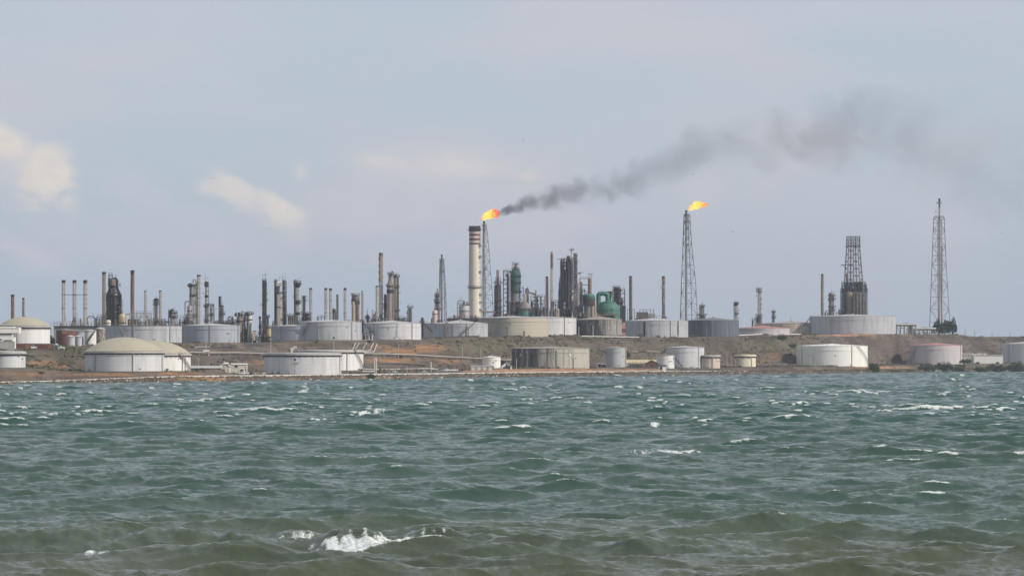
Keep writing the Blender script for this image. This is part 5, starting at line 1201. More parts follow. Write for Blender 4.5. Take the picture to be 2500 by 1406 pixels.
u = house("gabled_shed", "dark red gabled shed left of the small pale stair tank", "shed", 1575, 1606, 887, 879, 899, 55, "brick_red", "brick_red", 10, "front", [1590])
house("shed", "small red flat shed between sooty tank and narrow silver tank", "shed", 1455, 1472, 889, 886.5, 899, 70, "pink_stack", "roof_dark", 6, "side", [1463]); house("shed", "tiny dark red shed touching the narrow silver tank", "shed", 1471, 1480, 890, 888, 898, 60, "brick_red", "roof_brown", 5, "side", [1475])
house("warehouse", "long low warehouse under a yellowish roof behind the red gabled shed", "warehouse", 1529, 1603, 886, 878, 898, 95, "cream_wall", "roof_yellow", 16, "side", [1540], [(1550, 890, 2)])
house("workshop", "dark cluttered workshop shed between silver tank and red gabled shed", "shed", 1534, 1571, 889, 886.5, 899, 58, "dark_stack", "roof_dark", 7, "side", [1542, 1562], [(1553, 893, 1.6)])
house("store_hut", "small hut with dark flat roof in front of the small pale stair tank", "hut", 1609, 1626, 893.5, 890.5, 900, 24, "white_wall", "soot_cap", 4, "side", [1614])
house("long_shed", "long low shed with pale blue grey roof between domed and rimmed tanks", "shed", 466, 540, 898.5, 893, 903, 75, "dark_stack", "roof_grey", 9, "side", [480, 510], [(495, 900, 2)])
house("gabled_house", "pale gabled hut at the end of the long blue grey shed", "house", 536, 562, 893, 886, 900, 72, "cream_wall", "pale_concrete", 9, "front", [548])
u = house("hut", "pale boxy hut with low ridge beside rubble on the lower terrace", "hut", 566, 603, 890, 886.5, 899, 74, "cream_wall", "pale_concrete", 8, "side", [592], [(578, 894, 1.5)])
u = U("water_drum", "white round water drum on the roof line of the gabled hut", "drum", 552, 64); u.b("shell", MB().cyl(u.p(546, 887.5), u.p(558, 887.5), 2.6 * u.k, n=16), "white_wall")
for x in (547, 557): u.b("leg", MB().beam(u.p(x, 888), Vector(((x - 552) * u.k, 0, -.5)), .35), "grey_steel")
# white office and yard beside the far left dome tank
u = U("office_block", "white two storey office block with dark window slits at the far left", "building", 18, 206)
u.b("wall", MB().box((0, 0, u.h(798) / 2 - .5), (36 * u.k, 9, u.h(798) + 1)), "bright_tank"); u.b("canopy", MB().box(u.p(24, 807, -1.2), (52 * u.k, 7.5, 12 * u.k)), "bright_tank"); u.b("roof", MB().box(u.p(22, 800.6, -1), (55 * u.k, 8.4, .35)), "white_wall")
for a, b_, yy_ in ((0, 32, 816.5), (0, 8, 829), (12, 32, 831.5)):
    w_ = u.b("window", MB().box(u.p((a + b_) / 2, yy_, -4.55), ((b_ - a) * u.k, .12, .55)), "dark_glass"); u.b("sill", MB().box(u.p((a + b_) / 2, yy_ + 2, -4.6), ((b_ - a) * u.k, .2, .12)), "white_wall", w_)
u = U("garden_wall", "low grey block wall at the foot of the white office", "wall", 8, 198); u.b("wall", MB().box((0, 0, u.h(836) / 2), (56 * u.k, .5, u.h(836) + 1)), "concrete"); u.b("coping", MB().box((0, 0, u.h(835.6) + .35), (56.6 * u.k, .8, .2)), "pale_concrete")
for x0, x1, nm in ((39, 75, "long rust red container under the left edge of the white domed tank"), (86, 131, "long rust red container under the right edge of the white domed tank")):
    u = U("shipping_container", nm, "container", (x0 + x1) / 2, 203, "rust red containers on the terrace edge"); w_ = (x1 - x0) * u.k
    u.b("body", MB().box((0, 0, 1.1), (w_, 2.4, 2.4)), "brick_red"); u.b("roof", MB().box((0, 0, 2.36), (w_ + .1, 2.5, .12)), "rust"); u.b("door", MB().box((w_ * .3, -1.24, 1.1), (1.8, .1, 2.0)), "rust")
u = U("teal_shed", "small teal hut beside a parked white car on the terrace edge", "hut", 137.5, 200); u.b("wall", MB().box((0, 0, 1.0), (1.9, 1.9, 2.6)), "teal_paint"); u.b("roof", MB().lathe([(1.5, 2.3), (0, 3.1)], 4), "roof_grey"); u.b("door", MB().box((0, -.98, .9), (.7, .08, 1.7)), "opening")
for (x0, x1, rim, base, m_, t, lab) in ((137, 187, 806, 841, "brick_red", 240, "squat brick red tank below the three equal chimneys"), (163, 183, 822, 841, "silver", 222, "small silvery drum tank, left one in front of the red tank"), (183, 200, 822, 841, "silver", 222, "small silvery drum tank, right one in front of the red tank"),
                                     (182, 206, 810, 841, "blue_tank", 250, "slate blue tank between red tank and white stair tank"), (206, 235, 808, 841, "white_tank", 235, "white tank with a diagonal stair left of the mottled one"), (235, 257, 803, 840, "mottled_stack", 245, "mottled grey tank touching the flat topped grey tank")):
    u = U("storage_tank", lab, "tank", (x0 + x1) / 2, t); r = (x1 - x0) / 2 * u.k; h_ = u.h(rim)
    u.b("shell", MB().lathe([(r, -1.5), (r, h_)], 32), m_); u.b("roof", MB().lathe([(r + .15, h_), (r + .15, h_ + .15), (0, h_ + .9)], 32), "roof_dark" if m_ in ("brick_red", "blue_tank") else "roof_grey"); u.b("rim_band", MB().ring((0, 0), h_ - .3, r - .02, r + .2, .28, 32), "grey_steel")
    if x0 == 206:
        s = MB(); a, b_ = u.p(233, 810, -r - .3), u.p(212, 840, -r - .3)
        s.beam(a, b_, .5); s.beam(a + Vector((0, 0, 1.1)), b_ + Vector((0, 0, 1.1)), .14)
        for q in range(9): s.beam(a.lerp(b_, q / 8), a.lerp(b_, q / 8) + Vector((0, 0, 1.1)), .1)
        u.b("stairway", s, "dark_steel")
    elif x0 == 137: u.b("duct", MB().box(u.p(160, 812, -r * .9), (12 * u.k, 1.5, 8 * u.k)), "rust")
# pavilion on the plateau edge
u = U("pavilion", "open sided dark pavilion with flat roof below the slanting stair", "pavilion", 888, 247)
u.b("roof", MB().box((0, 0, u.h(813)), (48 * u.k, 7, .5)), "roof_dark"); u.b("floor_slab", MB().box((0, 0, .1), (46 * u.k, 6.4, .4)), "concrete"); u.b("back_wall", MB().box((-6 * u.k, 2.6, u.h(820) / 2), (30 * u.k, .3, u.h(818))), "rust")
for x in (867, 875, 884, 893, 901, 909):
    for y in (-3, 3): u.b("post", MB().beam(((x - 888) * u.k, y, 0), ((x - 888) * u.k, y, u.h(813)), .35), "concrete")
for x in (870, 880): u.b("railing", MB().box(((x - 888) * u.k, -3.1, 1.0), (8 * u.k, .12, .9)), "brown_steel")
# ruined white buildings at the right
u = U("ruined_building", "low ruined white building with collapsed roof frames right of the lilac tank", "building", 2400, 62)
u.b("wall", MB().box(u.p(2412, 880, 0), (70 * u.k, 8, 26 * u.k)), "white_wall"); u.b("wall", MB().box(u.p(2362, 880, 2), (26 * u.k, 6, 22 * u.k)), "pale_concrete"); u.b("roof_slab", MB().box(u.p(2412, 868, 0), (72 * u.k, 8.6, .4)), "pale_concrete")
for x in (2386, 2434): w_ = u.b("window", MB().box(u.p(x, 886, -4.05), (8 * u.k, .12, 5 * u.k)), "opening"); u.b("sill", MB().box(u.p(x, 889.2, -4.1), (7 * u.k, .25, .2)), "concrete", w_)
for i in range(9):
    x = 2352 + i * 7; q = u.rng.uniform(-4, 4); u.b("broken_rafter", MB().beam(u.p(x, 869, 0), u.p(x + q, 860 + abs(q), 1), .4), "pale_steel")
u.b("fallen_truss", MB().beam(u.p(2350, 866, -2), u.p(2410, 863, -2), .5).beam(u.p(2380, 864.5, -2), u.p(2384, 870, -2), .4), "pale_steel"); frame(u, 2352, 2374, 864, 890, 5, 2, 3, .35, True, "pale_steel", -3)

# walls, fences
def strip(name, label, cat, pts, ht, th, mat, sink=.8, kind=None, capm=None):
    """wall following ground points (px, t)"""
    w = []
    pp = []
    for (a, ta), (b_, tb) in zip(pts, pts[1:]):
        n = max(1, int(abs(b_ - a) / 9))
        pp += [(a + (b_ - a) * i / n, ta + (tb - ta) * i / n) for i in range(n)]
    pp.append(pts[-1])
    for px, t in pp:
        Y = float(Yw(px) + t); x = X(px, Y); w.append(Vector((x, Y, gz(x, Y))))
    zs = np.array([p.z for p in w]); ks = np.ones(7) / 7
    zs = np.convolve(np.pad(zs, 3, mode="edge"), ks, "valid")
    mb = MB(); vs_ = []; o0 = w[len(w) // 2].copy()
    for i, p in enumerate(w):
        d = (w[min(i + 1, len(w) - 1)] - w[max(i - 1, 0)]); d.z = 0; d.normalize(); nrm = Vector((-d.y, d.x, 0)) * th / 2
        hh = ht if not callable(ht) else ht(pp[i][0])
        for s_, z in ((-1, zs[i] - sink), (-1, zs[i] + hh), (1, zs[i] + hh), (1, zs[i] - sink)):
            q = p + nrm * s_; vs_.append((q.x - o0.x, q.y - o0.y, z - o0.z))
    fs = []
    for i in range(len(w) - 1):
        for k in range(4): fs.append((i * 4 + k, (i + 1) * 4 + k, (i + 1) * 4 + (k + 1) % 4, i * 4 + (k + 1) % 4))
    fs += [(3, 2, 1, 0), tuple(len(vs_) - 4 + k for k in range(4))]
    mb.add(vs_, fs)
    o = mb.build(name, MT[mat]); o.location = o0
    tag(o, label, cat, kind=kind)
    return o
strip("sea_wall", "long pale low concrete sea wall running along the whole shore bank", "wall", [(-300, 14), (0, 14), (250, 14), (450, 13), (1000, 13), (1500, 13), (1830, 14)], lambda p: .55 + .2 * sstep(300, 600, p) - .3 * sstep(1500, 1830, p), .8, "pale_concrete")
strip("dike_wall", "dark containment wall along the plateau rim below the beige and stained tanks", "wall", [(1000, 256), (1060, 252), (1170, 252), (1260, 252), (1345, 256)], 1.1, .8, "dark_wall")
strip("dike_wall", "dark earth kerb wall below the two grey tanks left of the coke drums", "wall", [(468, 222), (560, 226), (640, 240), (760, 252)], .7, .9, "dark_wall")
# pipelines
def pipeline(label, pts, r, mat="pipe_white", lift=1.0, name="pipeline", cat="pipeline", sup=True, n=8, group=None):
    pp = []
    for (a, ya), (b_, yb) in zip(pts, pts[1:]):
        m_ = max(1, int(abs(b_ - a) / 12))
        pp += [(a + (b_ - a) * i / m_, ya + (yb - ya) * i / m_) for i in range(m_)]
    pp.append(pts[-1])
    ct = [(a, t_at(a, b_ + .5)) for a, b_ in pts]
    tt = np.interp([p[0] for p in pp], [c[0] for c in ct], [c[1] for c in ct]); qx = np.array([p[0] for p in pp])
    ys = Yw(qx) + tt; xs = (qx - 1250) / F * ys; zs_ = ground(xs, ys)
    k_ = min(9, len(pp) - 1 | 1) | 1
    zs_ = np.convolve(np.pad(zs_, k_ // 2, mode="edge"), np.ones(k_) / k_, "valid")[:len(zs_)]
    W = [Vector((float(x), float(y), float(z) + lift)) for x, y, z in zip(xs, ys, zs_)]
    o0 = W[0].copy(); root = bpy.data.objects.new(name, None); COL.objects.link(root); root.location = o0; tag(root, label, cat, group)
    MB().path([w - o0 for w in W], r, n).build("pipe", MT[mat], root)
    if sup:
        for w in W[::2]: MB().box(w - o0 - Vector((0, 0, (lift + .6) / 2)), (.35, .35, lift + .6)).build("support", MT["concrete"], root)
    return root
pipeline("pale pipeline crossing the slope between domed tanks and rimmed tanks", [(462, 858), (560, 861), (655, 864)], .25, "pale_pole")
pipeline("darker pipeline just below the pale one between domed and rimmed tanks", [(462, 861), (560, 864), (650, 867)], .3, "pipe_dark")
pipeline("pale pipeline running across the orange slope above the small white tank", [(888, 862), (1000, 867), (1130, 873), (1250, 879)], .28, "pale_pole")
pipeline("dark pipeline right under the pale one on the orange slope", [(888, 865), (1000, 870), (1130, 876), (1250, 882)], .28, "pipe_dark")
pipeline("pale pipeline on the rim below the soot blackened tank", [(1420, 824), (1480, 825), (1560, 826)], .32)
pipeline("pale pipeline on the rim below the low pinkish tank", [(1690, 821), (1800, 819), (1960, 817)], .4)
pipeline("second dark pipeline on the rim below the low pinkish tank", [(1800, 821), (1960, 819)], .35, "pipe_dark")
pipeline("rust red pipeline at the slope foot left of the bright white tank", [(1846, 893), (1900, 893), (1944, 894)], .5, "rust")
pipeline("pale pipe on short trestles behind the parked pickups", [(882, 904), (960, 904.5), (1060, 904.5)], .35, "pale_pole", 1.4)
pipeline("dark rusty pipe bundle on the orange slope foot", [(925, 890), (980, 888), (1040, 893)], .5, "pipe_dark")
pipeline("thin pale pipe across the slope behind narrow silver tank", [(1530, 857), (1630, 858)], .2, "pale_pole", .5)
def loop(label, pts, w, mat="pipe_white", t=None):
    px = sum(p[0] for p in pts) / len(pts); py = max(p[1] for p in pts)
    u = U("pipe_loop", label, "pipe loop", px, t or t_at(px, py), "expansion loops on the slope")
    P3 = []
    for a, b_ in pts:
        tt = t_at(a, b_); Y = float(Yw(a) + tt); x = X(a, Y); P3.append(Vector((x - u.x, Y - u.Y, gz(x, Y) + 1.2 - u.z)))
    u.b("pipe", MB().path(P3, w * u.k / 2, 8, 1.0), mat)
    for p in P3[::2]: u.b("support", MB().box(p - Vector((0, 0, 1.0)), (.4, .4, 2.0)), "concrete")
loop("white pipe loop climbing the slope, first from the rimmed tank", [(861, 856), (868, 840)], 1.7); loop("white pipe loop climbing the slope, second from the rimmed tank", [(868, 854), (877, 840)], 1.4)
loop("white pipe loop climbing the slope, third from the rimmed tank", [(886, 852), (895, 840)], 1.4); loop("white angled pipe loop ending at the orange slope, inner one", [(888, 858), (903, 858), (907, 848), (912, 841)], 1.7)
loop("white angled pipe loop ending at the orange slope, outer one", [(888, 861), (913, 861), (920, 842)], 1.9)
for px, top, dx, nm in ((914, 875, -28, "white elbowed standpipe right of the two rimmed tanks"), (1052, 883, 18, "white elbowed standpipe near the parked pickups")):
    u = U("standpipe", nm, "standpipe", px, 52); h_ = max(u.h(top), 3.0)
    if dx < 0:
        u.b("pipe", MB().path([(0, 0, -.5), (0, 0, h_), (.9, 0, h_), (.9, 0, -.5)], .32, 8, .4), "pipe_white"); u.b("header", MB().cyl((0, 0, 1.1), (dx * u.k, 0, 1.1), .42, n=8).box((dx * u.k, 0, .4), (.5, .5, 1.6)), "pipe_white")
    else:
        u.b("pipe", MB().path([(0, 0, h_), (0, 0, 1.6), (dx * u.k, 0, 1.6), (dx * u.k, 0, -.5)], .3, 8, .4), "pipe_white"); u.b("valve", MB().cyl((0, 0, -.4), (0, 0, 1.7), .5, n=10), "grey_steel")
u = U("loading_pipe", "dark bent loading pipe standing between light grey and navy tanks", "pipe", 1676, 258); u.b("pipe", MB().path([(-6 * u.k, 0, -.5), (-6 * u.k, 0, u.h(808)), (7 * u.k, 0, u.h(808))], .45, 8, 1.2), "dark_steel"); u.b("flange", MB().cyl((5.5 * u.k, 0, u.h(808)), (6.2 * u.k, 0, u.h(808)), .75, n=12), "grey_steel")
u = U("manifold", "white pipe manifold with a thin mast on the slope right of the sandy domes", "manifold", 503, t_at(503, 862))
u.b("drum", MB().cyl(u.p(496, 857), u.p(511, 857), 2.2 * u.k, n=14), "white_wall"); u.b("mast", MB().cyl(u.p(503, 862), u.p(503, 836), .18, n=6), "pale_pole"); u.b("boom", MB().path([u.p(475, 860), u.p(477, 847), u.p(512, 846.5)], .22, 6, .6), "pipe_white")
for x in (498, 509): u.b("leg", MB().beam(u.p(x, 857), Vector(((x - 503) * u.k, 0, -.5)), .4), "pale_steel")
u = U("pump_block", "pale pump block with a boxy top behind the rimmed tank", "pump", 714, t_at(714, 858)); u.b("body", MB().box((0, 0, 1.2), (9 * u.k, 2, 3.4)), "cream_wall"); u.b("hood", MB().box(u.p(720, 848), (8 * u.k, 2.1, 6 * u.k)), "pale_concrete"); u.b("motor", MB().cyl(u.p(719, 856), u.p(726, 856), .8, n=12), "dark_steel")

for x0, x1, tp, n_, tt_, lab in ((928, 962, 894, 10, 62, "scrapped pipe heap on the lower terrace right of the elbowed standpipe"), (968, 1020, 895, 12, 60, "low pipe yard behind the two parked pickups"), (1060, 1140, 896, 18, 70, "cluttered pipe yard left of the low white shed"), (600, 640, 900, 8, 30, "low pipe clutter on the dark flat below the rubble"), (1536, 1572, 888, 9, 48, "junk and machinery before the dark cluttered workshop"), (1850, 1940, 890, 12, 70, "low valve row along the rust red pipeline")):
    u = U("pipe_yard", lab, "pipe yard", (x0 + x1) / 2, tt_, "pipe yards on the lower terrace")
    b0 = HY - (u.z - H) * F / u.Y
    frame(u, x0, x1, min(tp, b0 - 6), b0, 4, 1, max(3, int((x1 - x0) / 9)), .22, False, "brown_steel", deck=False); clutter(u, x0, x1, min(tp, b0 - 7), b0, n_, ("grey_steel", "brown_steel", "rust", "dark_steel"), 5)
# utility poles and lamp posts
def pole(px, top, base, label, mat="wood", arm=True, t=None, lamp=False, w=.16, name="utility_pole", group="poles along the slope and shore"):
    u = U(name, label, "pole", px, t or t_at(px, base), group)
    h_ = u.h(top)
    u.b("shaft", MB().cyl((0, 0, -1), (0, 0, h_), w * 1.3, w, 8), mat)
    if arm: u.b("crossarm", MB().beam((-.9, 0, h_ - .6), (.9, 0, h_ - .6), .2).beam((-.8, 0, h_ - .6), (-.8, 0, h_ - .2), .14).beam((.8, 0, h_ - .6), (.8, 0, h_ - .2), .14), mat)
    if lamp: u.b("lamp_head", MB().lathe([(0, h_ - .1), (.55, h_ + .1), (.7, h_ + .5), (.5, h_ + 1.0), (0, h_ + 1.2)], 12), "dark_steel")
for a in [(141.5, 844, 905, "tall wooden pole left of the front sandy dome tank"), (135, 826, 846, "dark pole by the teal hut on the terrace", "wood", False), (618, 823, 837, "short dark pole in front of the coned grey tank", "dark_steel", False), (661, 833, 862, "pale pole left of the rimmed tanks on the slope", "pale_pole", False),
          (815, 827, 855, "lamp post with round dark head above the rimmed tanks", "pale_pole", False, None, True), (720, 880, 917, "thin lamp post in front of the lilac rimmed tank by the sea wall", "grey_steel", False, 17, True), (548, 880, 908, "pole in front of the pale gabled hut", "pale_pole", True), (485, 874, 896, "pole with cross arms on the slope right of the domed tanks", "pale_pole", True),
          (973, 840, 876, "white pole on the orange slope, tallest there", "pale_pole", False), (1129, 843, 878, "white pole on the olive slope above the trucks", "pale_pole", False), (1174, 843, 880, "pole on the slope directly above the white shed", "pale_pole", False), (994, 892, 910, "pole beside the parked grey pickup", "pale_pole", False), (1106, 877, 903, "dark pole left of the white shed", "wood", True), (1261, 876, 902, "thin pale pole before the dark side of the sooty tank", "pale_pole", False, 26),
          (924, 876, 900, "dark stout post beside the elbowed standpipe", "wood", False), (1413, 797, 820, "thin post before the black tank, left one", "pale_steel", False, 262), (1448, 794, 820, "thin post before the black tank, right one", "pale_steel", False, 262), (1579, 800, 823, "rusty post before the light grey dripping tank", "rust", False, 252), (1610, 800, 822, "thin pale post before the light grey dripping tank", "pale_pole", False, 252), (1725, 794, 822, "rust coloured post before the navy tank", "tan_rust", False, 255),
          (1775, 863, 896, "thin pole left of the lone cream tank", "pale_pole", False), (1786, 866, 896, "second thin pole touching the lone cream tank", "pale_pole", False), (1985, 864, 898, "dark pole before the bright white tank by the bank", "wood", False, 30), (2136, 867, 892, "pale lamp pole between bright white tank and lilac tank", "pale_pole", True), (2210, 860, 890, "wooden pole left of the lilac pink tank", "wood", True),
          (2427, 865, 893, "pole in front of the ruined white building", "wood", True, 48), (2356, 800, 815, "short post on the rim right of the flare tower trees", "wood", False, 300), (965, 808, 828, "thin post before the pale stair tank", "grey_steel", False, 255), (905, 806, 829, "slim post behind the pavilion", "wood", False, 252), (1197, 812, 823, "short thin post before the beige tank with drip pipe", "dark_steel", True, 256), (2380, 806, 821, "tiny post on the bare skyline at right, nearest the trees", "wood", False, 340), (2422, 811, 821, "tiny post on the bare skyline at right, middle one", "wood", False, 340), (2466, 812, 821, "tiny post on the bare skyline at right, farthest from the trees", "wood", False, 340)]:
    pole(*a)

# vehicles
def pickup(px, t, label, bodym, cabm, L=5.2, rz=0.0, bed=True):
    u = U("pickup_truck" if bed else "parked_car", label, "pickup" if bed else "car", px, t, "vehicles parked near the shore"); u.o.rotation_euler.z = rz
    u.b("body", MB().box((0, 0, .78), (L, 1.8, .62)).box((-L * .25, 0, 1.12), (L * .46, 1.75, .12)) if bed else MB().box((0, 0, .72), (L, 1.75, .65)), bodym)
    c0 = .12 * L if bed else -.03 * L
    cb = u.b("cabin", MB().add([(c0 - .95, -.85, 1.05), (c0 + 1.15, -.85, 1.05), (c0 + 1.15, .85, 1.05), (c0 - .95, .85, 1.05), (c0 - .8, -.72, 1.75), (c0 + .55, -.72, 1.75), (c0 + .55, .72, 1.75), (c0 - .8, .72, 1.75)],
                    [(3, 2, 1, 0), (4, 5, 6, 7), (0, 1, 5, 4), (1, 2, 6, 5), (2, 3, 7, 6), (3, 0, 4, 7)]), cabm)
    u.b("window", MB().box((c0 - .1, -.80, 1.42), (1.0, .12, .38)), "dark_glass", cb)
    u.b("hood", MB().box((L * .36, 0, 1.1), (L * .26, 1.7, .2)), cabm)
    for sx_ in (-.32, .32):
        for sy_ in (-1, 1):
            w_ = u.b("wheel", MB().cyl((sx_ * L, sy_ * .62, .36), (sx_ * L, sy_ * .92, .36), .38, n=14), "tyre")
            u.b("rim", MB().cyl((sx_ * L, sy_ * .90, .36), (sx_ * L, sy_ * .94, .36), .2, n=10), "silver", w_)
pickup(960, 22, "grey bedded pickup with white cab, left one by the sea wall", "car_grey", "car_white"); pickup(1033, 22, "dark bedded pickup with white cab, right one by the sea wall", "car_grey", "car_white")
pickup(1072, 30, "dark car among pipe trestles right of the pickups", "car_grey", "car_grey", 4.3, .1, False); pickup(1091, 33, "white car parked right of the pickups", "car_white", "car_white", 4.4, -.1, False); pickup(1108, 38, "pale car parked nearest the white shed", "car_white", "car_grey", 4.3, .2, False); pickup(147, 201, "white car beside the teal hut on the terrace", "car_white", "car_white", 4.3, 0, False); pickup(80, 203, "pale car between the two rust red containers", "car_white", "car_grey", 3.9, .2, False)
pickup(595, 28, "white car below the rubble near the sea wall", "car_white", "car_white", 4.4, 0, False)

# plants
def leaves(mb, c, rx, ry, rz, n, size, rng, flat=0.0):
    for i in range(n):
        while True:
            p = Vector((rng.uniform(-1, 1), rng.uniform(-1, 1), rng.uniform(-1, 1)))
            if .15 < p.length < 1: break
        p = p * (0.75 + .25 * rng.random())
        q = Vector(c) + Vector((p.x * rx, p.y * ry, p.z * rz))
        a = Vector((rng.gauss(0, 1), rng.gauss(0, 1), rng.gauss(0, .5))).normalized(); b_ = a.orthogonal().normalized()
        b_ = Matrix.Rotation(rng.uniform(0, 6.28), 3, a) @ b_
        s = size * rng.uniform(.5, 1.3)
        mb.add([q - a * s, q + b_ * s * .6, q + a * s, q - b_ * s * .6], [(0, 1, 2, 3)])
def bush(px, base, w, h, label, mat="leaf_dark", t=None, name="bush", trunk=0.0, cat=None, dens=1.0):
    u = U(name, label, cat or name, px, t or t_at(px, base, 3), "bushes and trees along shore and terrace"); r = u.rng
    W_, H_ = w * u.k, h * u.k
    mb = MB(); nl = max(4, int(w / 5))
    hb = H_ * trunk
    for i in range(nl):
        fx = (i + .5) / nl - .5; ex = math.sqrt(max(.08, 1 - (2 * fx) ** 2 * .75)); hh = (H_ - hb) * ex * r.uniform(.75, 1.05)
        for lay in range(2 if h > 12 else 1):
            cz = hb + hh * (.5 if lay == 0 else r.uniform(.3, .8)); rr = W_ / nl * r.uniform(.7, 1.15)
            leaves(mb, (fx * W_ * .85 + r.uniform(-.3, .3), r.uniform(-1, 1) * W_ * .22, cz), rr, rr * 1.2, hh * .5, int(70 * dens), max(.25, .05 * H_ + .14), r)
    u.b("foliage", mb, mat)
    for i in range(3 if trunk else 2):
        x = r.uniform(-.25, .25) * W_
        u.b("stem", MB().path([(x * .3, 0, -.6), (x * .5, 0, H_ * .3), (x, r.uniform(-.5, .5), H_ * .72)], [.10 + H_ * .015, .08 + H_ * .01, .04], 6), "bark")
for a in [(905, 924, 26, 15, "dark round bush on the bank left of the parked pickups"), (2134, 914, 26, 30, "dark tall bush on the bank right of the bright white tank"), (2262, 908, 44, 24, "dense dark bush before the lilac tank, nearer the white tank"), (2303, 907, 56, 27, "widest dense dark bush below the lilac tank"), (2338, 908, 34, 18, "low dark bush between lilac tank and flat topped tree"),
          (2392, 910, 44, 15, "low bush along the water below the ruined building"), (2432, 909, 56, 22, "wide dark bush before the right end of the ruined building"), (2480, 909, 54, 26, "dark bush at the right edge before the grey tank"), (2215, 911, 40, 10, "low scrubby bush on the bank left of the lilac tank"), (2178, 912, 30, 8, "tiny low bush on the dark bank beside the tall bush"),
          (1563, 824, 20, 12, "scraggly bush before the light grey dripping tank", "leaf_olive"), (1606, 824, 14, 8, "small bush at the base of the light grey tank", "leaf_olive"), (1910, 830, 22, 17, "dark bush on the rim below the rusty beige tank"), (1935, 850, 24, 18, "bush on the slope left above the bright white tank", "leaf_olive"), (862, 829, 14, 6, "dark bush at the left foot of the pavilion"), (917, 829, 14, 8, "dark green bush at the right foot of the pavilion"),
          (1440, 821, 14, 6, "low bush at the foot of the black tank", "leaf_olive"), (1345, 822, 20, 6, "low green bush at the end of the dark dike wall", "leaf_olive"), (1870, 819, 20, 7, "low bush on the rim before the pinkish tank", "leaf_olive"), (1700, 822, 16, 5, "low bush before the navy tank", "leaf_olive"), (100, 916, 18, 6, "small green bush on the bare clay bank at left", "leaf_olive"), (1242, 842, 22, 8, "green bush on the olive slope above the white house", "leaf_olive"), (1532, 870, 16, 18, "green bush right of the narrow silver tank", "leaf_olive"), (72, 892, 20, 6, "low bush beside the rim banded tank at left", "leaf_olive"), (1820, 830, 18, 6, "low bush on the upper slope below the navy tank", "leaf_olive")]:
    bush(*a)
bush(2356, 898, 30, 23, "flat topped small tree before the ruined white building", "leaf_dark", None, "tree", .45, "tree")
bush(2290, 815, 30, 40, "dense dark tree at the left foot of the tallest flare tower", "leaf_dark", 400, "tree", .1, "tree", 1.6); bush(2308, 815, 26, 43, "dense dark tree inside the legs of the tallest flare tower", "leaf_dark", 420, "tree", .1, "tree", 1.6); bush(2324, 815, 24, 40, "dense dark tree at the right foot of the tallest flare tower", "leaf_dark", 390, "tree", .1, "tree", 1.6)
bush(126, 833, 16, 28, "dark bushy tree right of the white domed tank", "leaf_dark", 235, "tree", .1, "tree"); bush(124, 800, 14, 22, "sparse bare tree behind the dark bushy one", "leaf_dry", 330, "tree", .5, "tree", .25)

u = U("gravel_heap", "dark gravel heap on the clay left of the front domed tank", "gravel heap", 173, t_at(173, 890)); hp = MB()
for i in range(14):
    rr_ = 9 * u.k * (1 - i / 14)
    ring_ = [(rr_ * (1 + .25 * u.rng.uniform(-1, 1)) * math.cos(2 * math.pi * j / 18) * 1.3, rr_ * math.sin(2 * math.pi * j / 18), -.4 + 12 * u.k * i / 13) for j in range(18)]
    hp.v += ring_
    if i: hp.f += [((i - 1) * 18 + j, (i - 1) * 18 + (j + 1) % 18, i * 18 + (j + 1) % 18, i * 18 + j) for j in range(18)]
u.b("heap", hp, "dark_wall")

# ground cover nobody could count: scrub, stones, rubble
R0 = random.Random(5)
def scatter(name, label, cat, n, pick, mat, make):
    mb = MB()
    for i in range(n):
        px, t, s = pick()
        Y = float(Yw(px) + t); x = X(px, Y)
        make(mb, x, Y, s)
    a = np.array(mb.v)
    return mb
def many(name, label, cat, n, pick, mat, tuft):
    pts = [pick() for _ in range(n)]
    px = np.array([p[0] for p in pts]); t = np.array([p[1] for p in pts]); Y = Yw(px) + t; x = (px - 1250) / F * Y; z = ground(x, Y)
    keep = np.ones(n, bool)
    for (cx, cy, r, zz_) in pads: keep &= np.hypot(x - cx, Y - cy) > r + 1.0
    mb = MB()
    for i in np.nonzero(keep)[0]: tuft(mb, Vector((x[i], Y[i], z[i])), pts[i][2])
    o = mb.build(name, MT[mat]); tag(o, label, cat, kind="stuff"); return o
def tuft(mb, c, s): leaves(mb, c + Vector((0, 0, s * .3)), s, s, s * .45, 9, s * .45, R0)
def pk_slope():
    while True:
        px = R0.uniform(-60, 2560); t = R0.uniform(60, 250)
        d = .25 + .75 * sstep(1000, 1200, px) * (1 - .5 * sstep(1950, 2100, px)) + .5 * (px < 260)
        cl_ = float(fbm(np.array([px * .03]), np.array([t * .05]), 61, 3)[0])
        if R0.random() < d * max(0.0, (cl_ - .38) * 5): return (px, t, R0.choice((.35, .5, .7, 1.0, 1.5)))
many("scrub", "olive and grey brown scrub growing over the slope", "scrub", 6500, pk_slope, "leaf_olive", tuft)
many("dry_grass", "dry brown grass tufts on slope and shore bank", "grass", 4200, lambda: (R0.uniform(-60, 2560), R0.choice((R0.uniform(2, 13), R0.uniform(40, 255))), R0.uniform(.25, .8)), "leaf_dry", tuft)
many("bank_scrub", "dark scrub clinging to the shore bank", "scrub", 2000, lambda: (R0.choice((R0.uniform(-60, 2560), R0.uniform(2000, 2560), R0.uniform(1100, 2100))), R0.uniform(1, 12), R0.uniform(.25, .8)), "leaf_dark", tuft)
